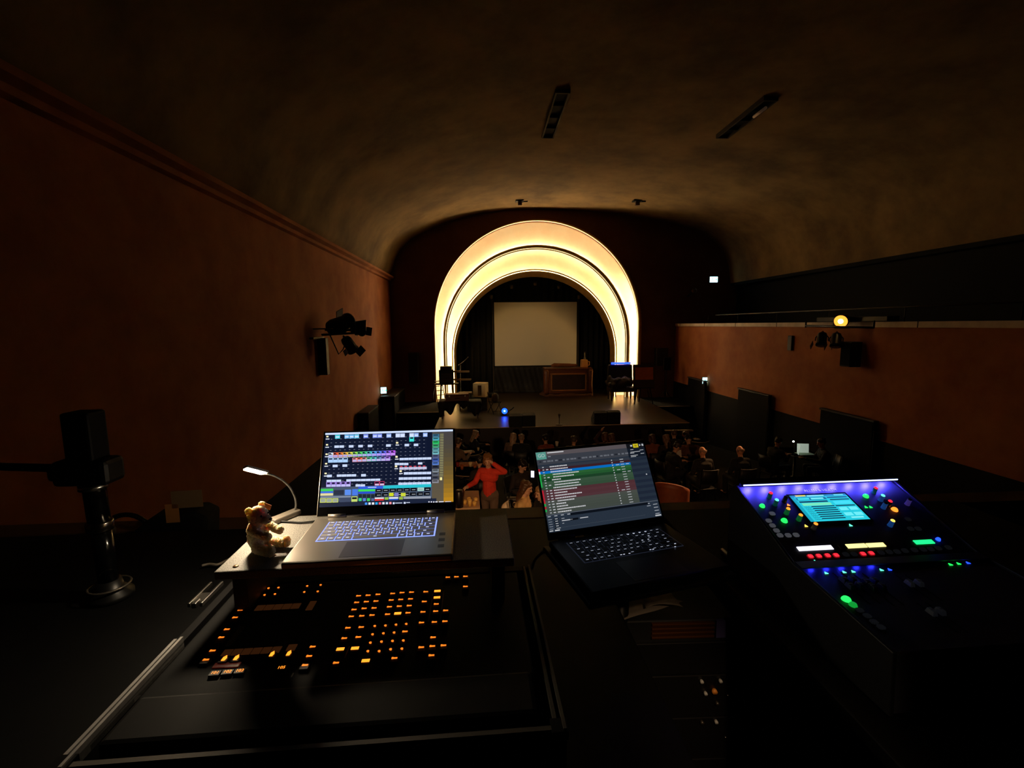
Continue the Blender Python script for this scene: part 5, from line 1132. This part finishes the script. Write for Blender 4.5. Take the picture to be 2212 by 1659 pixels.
# touch screen
sm = MB(); sm.b2((su_-.005, -sv_-.095, 0), (su_+.160, -sv_+.005, .0015), 0, Mm1); scrn = sm.build('screen_frame', mat('screen_black', (6, 6, 7), .15), mixer)
ui = UI(); ui.r(0, 0, 1, 1, (40, 205, 225), 0)
ui.r(0, 0, 1, .07, (30, 130, 160), 1); ui.r(.1, .0, .28, .05, (235, 220, 70), 2); ui.r(.3, .02, .6, .06, (150, 235, 240), 2); ui.r(.78, .01, .95, .06, (110, 215, 235), 2)
ui.r(.07, .10, .6, .20, (25, 120, 150), 1); ui.r(.1, .12, .3, .18, (70, 235, 245), 2); ui.r(.33, .12, .55, .18, (120, 240, 245), 2); ui.r(.08, .24, .58, .30, (20, 70, 90), 1); ui.r(.10, .32, .6, .42, (120, 235, 190), 1)
for k in range(7): v = .44+k*.075; ui.r(.22, v, .62, v+.035, (14, 40, 66), 2); ui.r(.1, v+.045, .22, v+.055, (25, 90, 120), 2); [ui.r(.105+j*.03, v, .112+j*.03, v+.03, (20, 80, 110), 2) for j in range(3)]
ui.r(.62, .10, .98, .16, (30, 110, 140), 1); ui.r(.64, .20, .98, .24, (20, 60, 80), 2); ui.r(.66, .28, .97, .40, (70, 225, 245), 1); ui.r(.64, .44, .98, .48, (20, 60, 80), 2)
for j in range(2):
    for i in range(2): ui.r(.66+i*.17, .52+j*.2, .80+i*.17, .64+j*.2, (110, 240, 250), 1)
ui.r(.72, .88, .93, .93, (140, 245, 250), 1); ui.r(.0, .07, .06, 1, (25, 165, 190), 1)
ui.build('screen', .155, .09, su_, -sv_, scrn, 1.0, Mm1 @ Matrix.Translation((0, 0, .0016)))
TEALK = mat('smoky_teal_knob', (30, 92, 96), .3, emit=(20, 120, 120), power=.10); DKN = mat('dark_knob', (36, 36, 44), .4)
def knob(X, Y, body, top, r=.0055, h=.017):
    h_ = hit(*c3(X, Y)); M_, u, v = h_; k = thing_part('rotary_knob', M_ @ Matrix.Translation((u, v-.004, 0)))
    MB().lathe([(r*1.1, 0), (r, .003), (r*.9, h)], n=16).build('knob_body', body, k); MB().lathe([(r*.88, h), (r*.75, h+.0015)], n=16).build('knob_top', top, k)
def thing_part(name, M_):
    o = bpy.data.objects.new(name, None); COL.objects.link(o); o.empty_display_size = .01; o.parent = mixer; o.matrix_local = M_; return o
def G(n, c, p): return glow('led_'+n, c, p)
RED, GRN, ORG, YEL, BLU, WHI, CYA = G('red', (255, 30, 50), 2.2), G('green', (30, 235, 80), 2.2), G('orange', (255, 130, 40), 2.2), G('yellow', (255, 205, 80), 2.0), G('blue', (30, 70, 255), 2.5), G('white', (240, 238, 255), 1.7), G('cyan', (90, 240, 190), 2.0)
GK = mat('green_lit_knob', (16, 70, 40), .35, emit=(20, 150, 70), power=.2); BK = mat('blue_lit_knob', (40, 80, 140), .35, emit=(40, 100, 190), power=.22); PK = mat('purple_lit_knob', (100, 80, 170), .35, emit=(90, 70, 180), power=.2); WK = mat('pale_lit_knob', (120, 110, 100), .4)
for X, Y, b_, tp in ((365, 270, TEALK, RED), (412, 325, TEALK, CYA), (502, 395, GK, ORG), (600, 445, GK, ORG), (718, 515, WK, ORG), (1195, 230, TEALK, RED), (1250, 290, BK, CYA), (1272, 350, BK, DKN), (1307, 335, DKN, RED), (1462, 322, PK, DKN), (1325, 490, BK, YEL), (485, 300, DKN, DKN)): knob(X, Y, b_, tp)
GREYK = mat('grey_soft_key', (150, 150, 156), .5, emit=(120, 122, 130), power=.25); DIMK = mat('dim_soft_key', (54, 54, 58), .5, emit=(64, 66, 72), power=.06)
def octo(X, Y, m_, rx=.0068, ry=.0056, name='soft_key', ring=None):
    h_ = hit(*c3(X, Y)); M_, u, v = h_; mb = MB(); c_ = .6
    poly = [(rx, ry*c_), (rx*c_, ry), (-rx*c_, ry), (-rx, ry*c_), (-rx, -ry*c_), (-rx*c_, -ry), (rx*c_, -ry), (rx, -ry*c_)]
    mb.prism(poly, 'z', 0, .002, 0)
    if ring: mb.prism([(x*.78, y*.78) for x, y in poly], 'z', .002, .0028, 1)
    o = mb.build(name, [m_, ring] if ring else m_, mixer); o.matrix_local = M_ @ Matrix.Translation((u, v, 0)); return o
REDD = G('red_dim', (150, 12, 22), .9); REDB = G('red_bright', (255, 45, 60), 1.3)
for X, Y in ((702, 747), (768, 744), (838, 740), (906, 738), (1120, 727), (1186, 722)): octo(X, Y, REDD, name='mute_key', ring=REDB)
for X, Y in ((398, 405), (370, 462), (400, 500), (432, 540), (460, 578), (525, 578), (588, 575)): octo(X, Y, GREYK)
for X, Y in ((985, 730), (1050, 727), (1265, 715), (1330, 710), (1393, 708), (1455, 700), (1530, 695), (1600, 690), (1660, 687), (1720, 680), (1500, 525), (1560, 525), (1480, 450), (1350, 330), (1300, 285), (1095, 1175), (1155, 1220), (1208, 1268), (1265, 1310), (1800, 675)): octo(X, Y, DIMK)
def puck(X, Y, m_, r=.0065, name='lit_button'):
    M_, u, v = hit(*c3(X, Y)); o = MB().lathe([(r*1.15, 0), (r, .003), (r*.8, .005)], n=18).build(name, m_, mixer); o.matrix_local = M_ @ Matrix.Translation((u, v, 0))
for X, Y, m_, r in ((318, 345, GRN, .0058), (494, 462, GRN, .0066), (1143, 267, GRN, .0062), (1372, 374, ORG, .0068), (988, 1090, GRN, .0078), (1042, 1135, G('green_dim', (20, 170, 60), .8), .0066), (1718, 612, BLU, .0045)): puck(X, Y, m_, r)
for X, Y, m_ in ((525, 335, ORG), (665, 502, YEL), (1143, 352, GRN), (1180, 352, GRN), (1020, 497, CYA), (740, 785, CYA), (825, 878, CYA), (968, 870, CYA), (1040, 866, CYA), (1265, 853, CYA), (1330, 850, BLU), (1815, 810, GRN), (1880, 803, GRN), (1955, 797, BLU)):
    M_, u, v = hit(*c3(X, Y)); o = MB().prism([(-.004, -.003), (.004, -.003), (0, .004)], 'z', 0, .0014).build('indicator', m_, mixer); o.matrix_local = M_ @ Matrix.Translation((u, v, 0))
def strip_ui(X0, Y0, X1, Y1, m_, name='channel_display'):
    M_, u0, v0 = hit(*c3(X0, Y0)); M2_, u1, v1 = hit(*c3(X1, Y1))
    o = MB().b2((0, -.0055, 0), (u1-u0, .0055, .0016)).build(name, m_, mixer); o.matrix_local = M_ @ Matrix.Translation((u0, (v0+(v1 if M2_ is M_ else v0))/2, 0))
M_, ua, va = hit(*c3(585, 690))
strip_ui(600, 684, 878, 676, WHI); strip_ui(990, 664, 1146, 660, G('straw', (255, 240, 150), 1.5)); strip_ui(1154, 658, 1292, 652, G('straw', (255, 240, 150), 1.5)); strip_ui(1532, 634, 1680, 628, G('strip_green', (30, 255, 130), 1.5))
strip_ui(930, 670, 985, 668, mat('dim_straw', (90, 84, 60), .4)); strip_ui(1296, 650, 1340, 648, MATS['dim_straw'])
for X, Y, c in ((965, 945, 1), (1035, 940, 1), (1143, 960, 1), (1210, 950, 1), (1015, 992, 1), (1090, 987, 1), (1195, 1003, 1), (1270, 998, 1), (1490, 970, 0), (1565, 968, 0), (1665, 1200, 0), (1735, 1195, 0)):
    M_, u, v = hit(*c3(X, Y)); k = thing_part('fader', M_ @ Matrix.Translation((u, v, 0)))
    MB().box((0, 0, .0045), (.0105, .018, .009), 0, taper=.75).build('fader_cap', mat('fader_cap', (60, 60, 92), .35) if c else DIMK, k, .001); MB().box((0, 0, .0094), (.0095, .0015, .0006)).build('fader_line', mat('pale_line', (190, 190, 225), .4), k); MB().b2((-.001, -.05, .0), (.001, .03, .0006)).build('fader_slot', MATT, k)
cb = MB()
for k in range(5): cb.b2((.02+k*.06, -.0035, .0035), (.05+k*.06, -.0015, .0055), 0, Mm2)
br = MB(); br.b2((0, -.016, 0), (MW, -.0005, .007), 0, Mm2)
cb2 = MB(); [cb2.b2((.02+k*.035, -.0200, .0035), (.03+k*.035, -.0175, .0048), 0, Mm2) for k in range(5)]; cb2.build('added_wash_lights', glow('added_wash_led', (40, 45, 255), 60), mixer); br.b2((0, -.024, .0052), (MW, -.0005, .0072), 0, Mm2); br.build('key_ridge', MIXF, mixer)  # unseen blue lights added for a wash on the panel, hidden by ridge lip
# padded edge of the mixer's case
e0, e1 = at_z(1560, 1195, CZ-.66), at_z(1885, 1490, CZ-.66)
t = thing('case_edge', 'black case lid leaning at the near side of the sound mixer', 'case lid', e0)
dv = e1-e0; MB().tube([V(0, 0, .008), dv+V(0, 0, .008)], .008, 8).build('edge_strip', mat('worn_black_strip', (44, 40, 38), .4, .5), t); sd = V(dv.y, -dv.x, 0).normalized()
mb = MB(); P = [V(0, 0, 0), dv, dv-V(0, 0, .3), V(0, 0, -.3)]; mb.quad(*P); mb.build('panel', mat('black_plywood', (8, 7, 7), .7, spec=.12), t, solid=.01, fix=False)
q = dv*.965; MB().ball(q+V(0, 0, .012), (.02, .02, .016), n=14).build('corner_cap', CHROME, t); MB().ball(dv*1.02+V(.0, 0, .0), (.012, .012, .01), n=12).build('rivet', CHROME, t)
# ---- gooseneck lamp in its hub
hb_ = sh_x(620, 1119); t = thing('usb_hub', 'flat grey usb hub holding the gooseneck lamp on the shelf', 'hub', hb_, -.55)
MB().b2((-.014, -.045, 0), (.014, .035, .014)).build('body', mat('hub_grey', (120, 112, 102), .4, .4), t, .003); MB().b2((-.007, -.048, .004), (.007, -.045, .010)).build('socket', MATT, t)
yh = hb_.y+.02
tip = at_y(571, 1022, yh-.065); end = at_y(532, 1012, yh-.093)
pth = [at_y(x, y, yh+dy) for x, y, dy in ((636, 1106, .0), (640, 1092, .0), (638, 1075, 0), (628, 1054, -.012), (612, 1038, -.027), (592, 1027, -.046), (574, 1022.5, -.062))]
lampo = thing('gooseneck_lamp', 'small bright white gooseneck lamp arching over the plush bear', 'lamp', pth[0]); o_ = Vector(lampo.location)
fine = []
for i in range(len(pth)-1):
    for k in range(5): fine.append(pth[i].lerp(pth[i+1], k/5)-o_)
fine.append(pth[-1]-o_)
for _ in range(3): fine = [fine[0]]+[(fine[i-1]+fine[i]*2+fine[i+1])/4 for i in range(1, len(fine)-1)]+[fine[-1]]
MB().tube(fine, .0028, 10).build('gooseneck', mat('gooseneck_grey', (110, 108, 104), .35, .5), lampo)
MB().b2((-.006, -.004, -.012), (.006, .004, .004)).build('plug', mat('hub_grey', (120, 112, 102), .4), lampo)
ax = (end-tip).normalized(); dn = V(.15, -.45, -.9).normalized(); sdv = ax.cross(dn).normalized(); dn = sdv.cross(ax).normalized()
if dn.z > 0: dn = -dn; sdv = -sdv
Lh = (end-tip).length; Mh = frame(tip-o_, ax, sdv, -dn)
MB().b2((-.006, -.011, -.001), (Lh+.004, .011, .006), 0, Mh).build('head', mat('lamp_head_white', (200, 196, 186), .4), lampo, .002)
MB().b2((.002, -.0095, -.0026), (Lh+.001, .0095, -.0011), 0, Mh).build('diffuser', glow('lamp_white', (255, 230, 192), 900), lampo)
# ---- plush bear
bp = sh_x(560, 1188); FUR = mat('curly_cream_fur', (250, 232, 196), .95, var=.35, scale=220, bump=.6)
pf = FUR.node_tree.nodes['Principled BSDF']; pf.inputs['Subsurface Weight'].default_value = .55; pf.inputs['Subsurface Radius'].default_value = (.02, .013, .007); pf.inputs['Subsurface Scale'].default_value = 1
bear = thing('plush_bear', 'small curly cream plush bear with an orange ear tag sitting on the shelf', 'soft toy', bp, -1.9)
mb = MB()
mb.ball((0, 0, .034), (.024, .022, .032)); mb.ball((0, -.002, .05), (.021, .019, .024)); mb.ball((0, .004, .083), (.0225, .022, .0215)); mb.ball((0, .024, .076), (.0125, .014, .011))
for s in (-1, 1):
    mb.ball((s*.019, -.002, .1005), (.0085, .006, .0085)); mb.cap((s*.021, .003, .057), (s*.019, .036, .045), .0098, .0088); mb.ball((s*.018, .044, .045), .0095)
    mb.cap((s*.017, .012, .014), (s*.023, .044, .0125), .0125, .0108); mb.ball((s*.024, .055, .016), (.011, .009, .014))
ob = mb.build('body', FUR, bear, remesh=.0016)
tx = bpy.data.textures.new('curls', 'CLOUDS'); tx.noise_scale = .0034; tx.noise_depth = 2
k = ob.modifiers.new('curls', 'DISPLACE'); k.texture = tx; k.strength = .0052; k.mid_level = .5; k.texture_coords = 'LOCAL'
for s in (-1, 1): MB().ball((s*.010, .0235, .0875), .0024, n=10).build('eye', mat('black_bead', (8, 8, 8), .15), bear)
MB().ball((0, .0385, .0785), (.0042, .003, .003), n=12).build('nose', mat('brown_thread', (40, 22, 16), .6), bear); MB().tube([(-.006, .036, .071), (0, .0375, .073), (.006, .036, .071)], .0008, 6).build('mouth', MATS['brown_thread'], bear)
MB().b2((-.0005, 0, -.006), (.0005, .017, .006)).build('tag', mat('orange_tag', (240, 130, 50), .6), bear).matrix_local = Matrix.Translation((-.0235, .000, .0985)) @ Matrix.Rotation(.25, 4, 'Z') @ Matrix.Rotation(-.4, 4, 'X')
# cables on the shelf
def cable(label, pts_, r, m_=None, dz_=0):
    P = [p_ if isinstance(p_, Vector) else Vector(p_) for p_ in pts_]; o0 = P[0].copy(); F = []
    for i in range(len(P)-1):
        for k_ in range(6): F.append(P[i].lerp(P[i+1], k_/6)-o0)
    F.append(P[-1]-o0)
    for _ in range(4): F = [F[0]]+[(F[i-1]+F[i]*2+F[i+1])/4 for i in range(1, len(F)-1)]+[F[-1]]
    o = MB().tube(F, r, 8).build('cable', m_ or BLACK); o.location = o0; return tag(o, label, 'cable')
zc_ = SZ+.004
cable('thin black cable running from the hub along the shelf behind the silver laptop', [at_z(x, y, zc_) for x, y in ((596, 1126), (625, 1127), (650, 1129), (680, 1126))], .0025)
cable('short cable with a pale plug lying at the shelf corner by the console', [at_z(x, y, TZ+.012) for x, y in ((436, 1222), (452, 1218), (470, 1221), (490, 1210), (502, 1206))], .004, mat('worn_grey_rubber', (90, 82, 72), .5))
cable('pale tipped cable curving up to the black laptop', [at_z(1150, 1228, TZ+.01), at_z(1154, 1210, TZ+.05), at_z(1170, 1194, TZ+.1), at_z(1196, 1187, TZ+.125)], .0032, mat('grey_cable', (64, 62, 60), .5))
cable('black cable bundle lying behind the silver laptop by the parapet', [at_z(x, y, TZ+.007) for x, y in ((984, 1142), (1010, 1135), (1040, 1139), (1075, 1133), (1100, 1137))], .006)
# ---- monitor arm post at the left
pb = at_z(240, 1290, TZ); t = thing('clamp_post', 'black post with a thick clamp and a sideways arm on the desk', 'stand', pb)
MB().lathe([(.05, 0), (.05, .012), (.03, .03), (.026, .05)], n=28).build('base', mat('base_dark', (14, 14, 14), .4, .2), t)
MB().tube([(.013*math.cos(a)*3.4, .013*math.sin(a)*3.4, .034) for a in [2*PI*k_/28 for k_ in range(28)]], .003, 6, closed=True).build('base_ring', GREYM, t)
topz = at_y(202, 975, pb.y).z-TZ
pole_m = mat('gloss_black_tube', (8, 8, 9), .15, .3)
dx = (at_y(200, 1050, pb.y)-at_y(236, 1270, pb.y)).x
MB().tube([(0, 0, .04), (dx*.55, 0, topz*.5)], .022, 20).build('lower_tube', pole_m, t); MB().tube([(dx*.55, 0, topz*.5), (dx*1.1, 0, topz)], .024, 20).build('upper_tube', pole_m, t)
M_ = Matrix.Translation((dx*.5, 0, topz*.47)) @ Matrix.Rotation(-math.atan2(-dx, topz), 4, 'Y'); MB().lathe([(.027, 0), (.029, .004), (.029, .022), (.027, .026)], n=24, M=M_).build('collar', mat('polished_collar', (130, 124, 116), .2, 1), t)
zc2 = at_y(200, 1010, pb.y).z-TZ; xo = dx*1.05
mb = MB(); mb.b2((xo-.07, -.035, zc2-.04), (xo+.06, .035, zc2+.025)); mb.b2((xo-.09, -.025, zc2-.03), (xo-.05, .03, zc2+.01)); mb.build('clamp', mat('clamp_black', (7, 7, 7), .5, spec=.2), t, .012)
MB().lathe([(.03, 0), (.03, .012)], (xo, 0, zc2-.055), 22).build('clamp_ring', CHROME, t)
hb2 = at_y(200, 888, pb.y).z-TZ; MB().b2((xo-.035, -.03, zc2+.02), (xo+.03, .03, hb2)).build('head', mat('head_black', (4, 4, 5), .6, spec=.1), t, .006)
MB().tube([(xo-.07, 0, zc2), (xo-.3, .03, zc2+.004)], .010, 10).build('arm', BLACKM, t)
# ---- cluttered things beyond the desk at the left: bag with notes, case
q = at_y(340, 1100, 1.74); t = thing('equipment_bag', 'black equipment bag with two pale notes stuck on it, on the parapet', 'bag', (q.x, 1.78, PZ), .1)
mb = MB(); mb.prism([(-.10, 0), (.16, 0), (.17, .10), (.13, .125), (-.02, .115), (-.09, .06)], 'y', -.06, .06); mb.build('body', mat('bag_black', (16, 15, 15), .8), t, .012)
for (x, y, w_, h_), c in (((367+27, 1082, .105, .065), (170, 134, 94)), ((364, 1112, .045, .07), (235, 160, 86))):
    p_ = at_y(x, y, 1.71)-Vector(t.location); MB().box((p_.x, -.064, p_.z), (w_, .003, h_)).build('note', mat('note_%d' % c[0], c, .8), t)
q = at_y(265, 1102, 1.75); t = thing('headphones', 'dark padded headphones lying on the parapet beside the equipment bag', 'headphones', (q.x, 1.76, PZ))
MB().tube([(-.085, 0, .04)]+[(.085*math.cos(a), 0, .04+.075*math.sin(a)) for a in [PI-PI*k_/14 for k_ in range(1, 14)]]+[(.085, 0, .04)], .009, 8).build('headband', mat('band_black', (18, 17, 17), .5), t)
for s in (-1, 1): MB().lathe([(.02, -.018), (.038, -.012), (.04, .008), (.03, .016)], n=20, M=Matrix.Translation((s*.08, 0, .042)) @ Matrix.Rotation(s*PI/2, 4, 'Y')).build('ear_cup', mat('cup_grey', (48, 42, 38), .6), t)
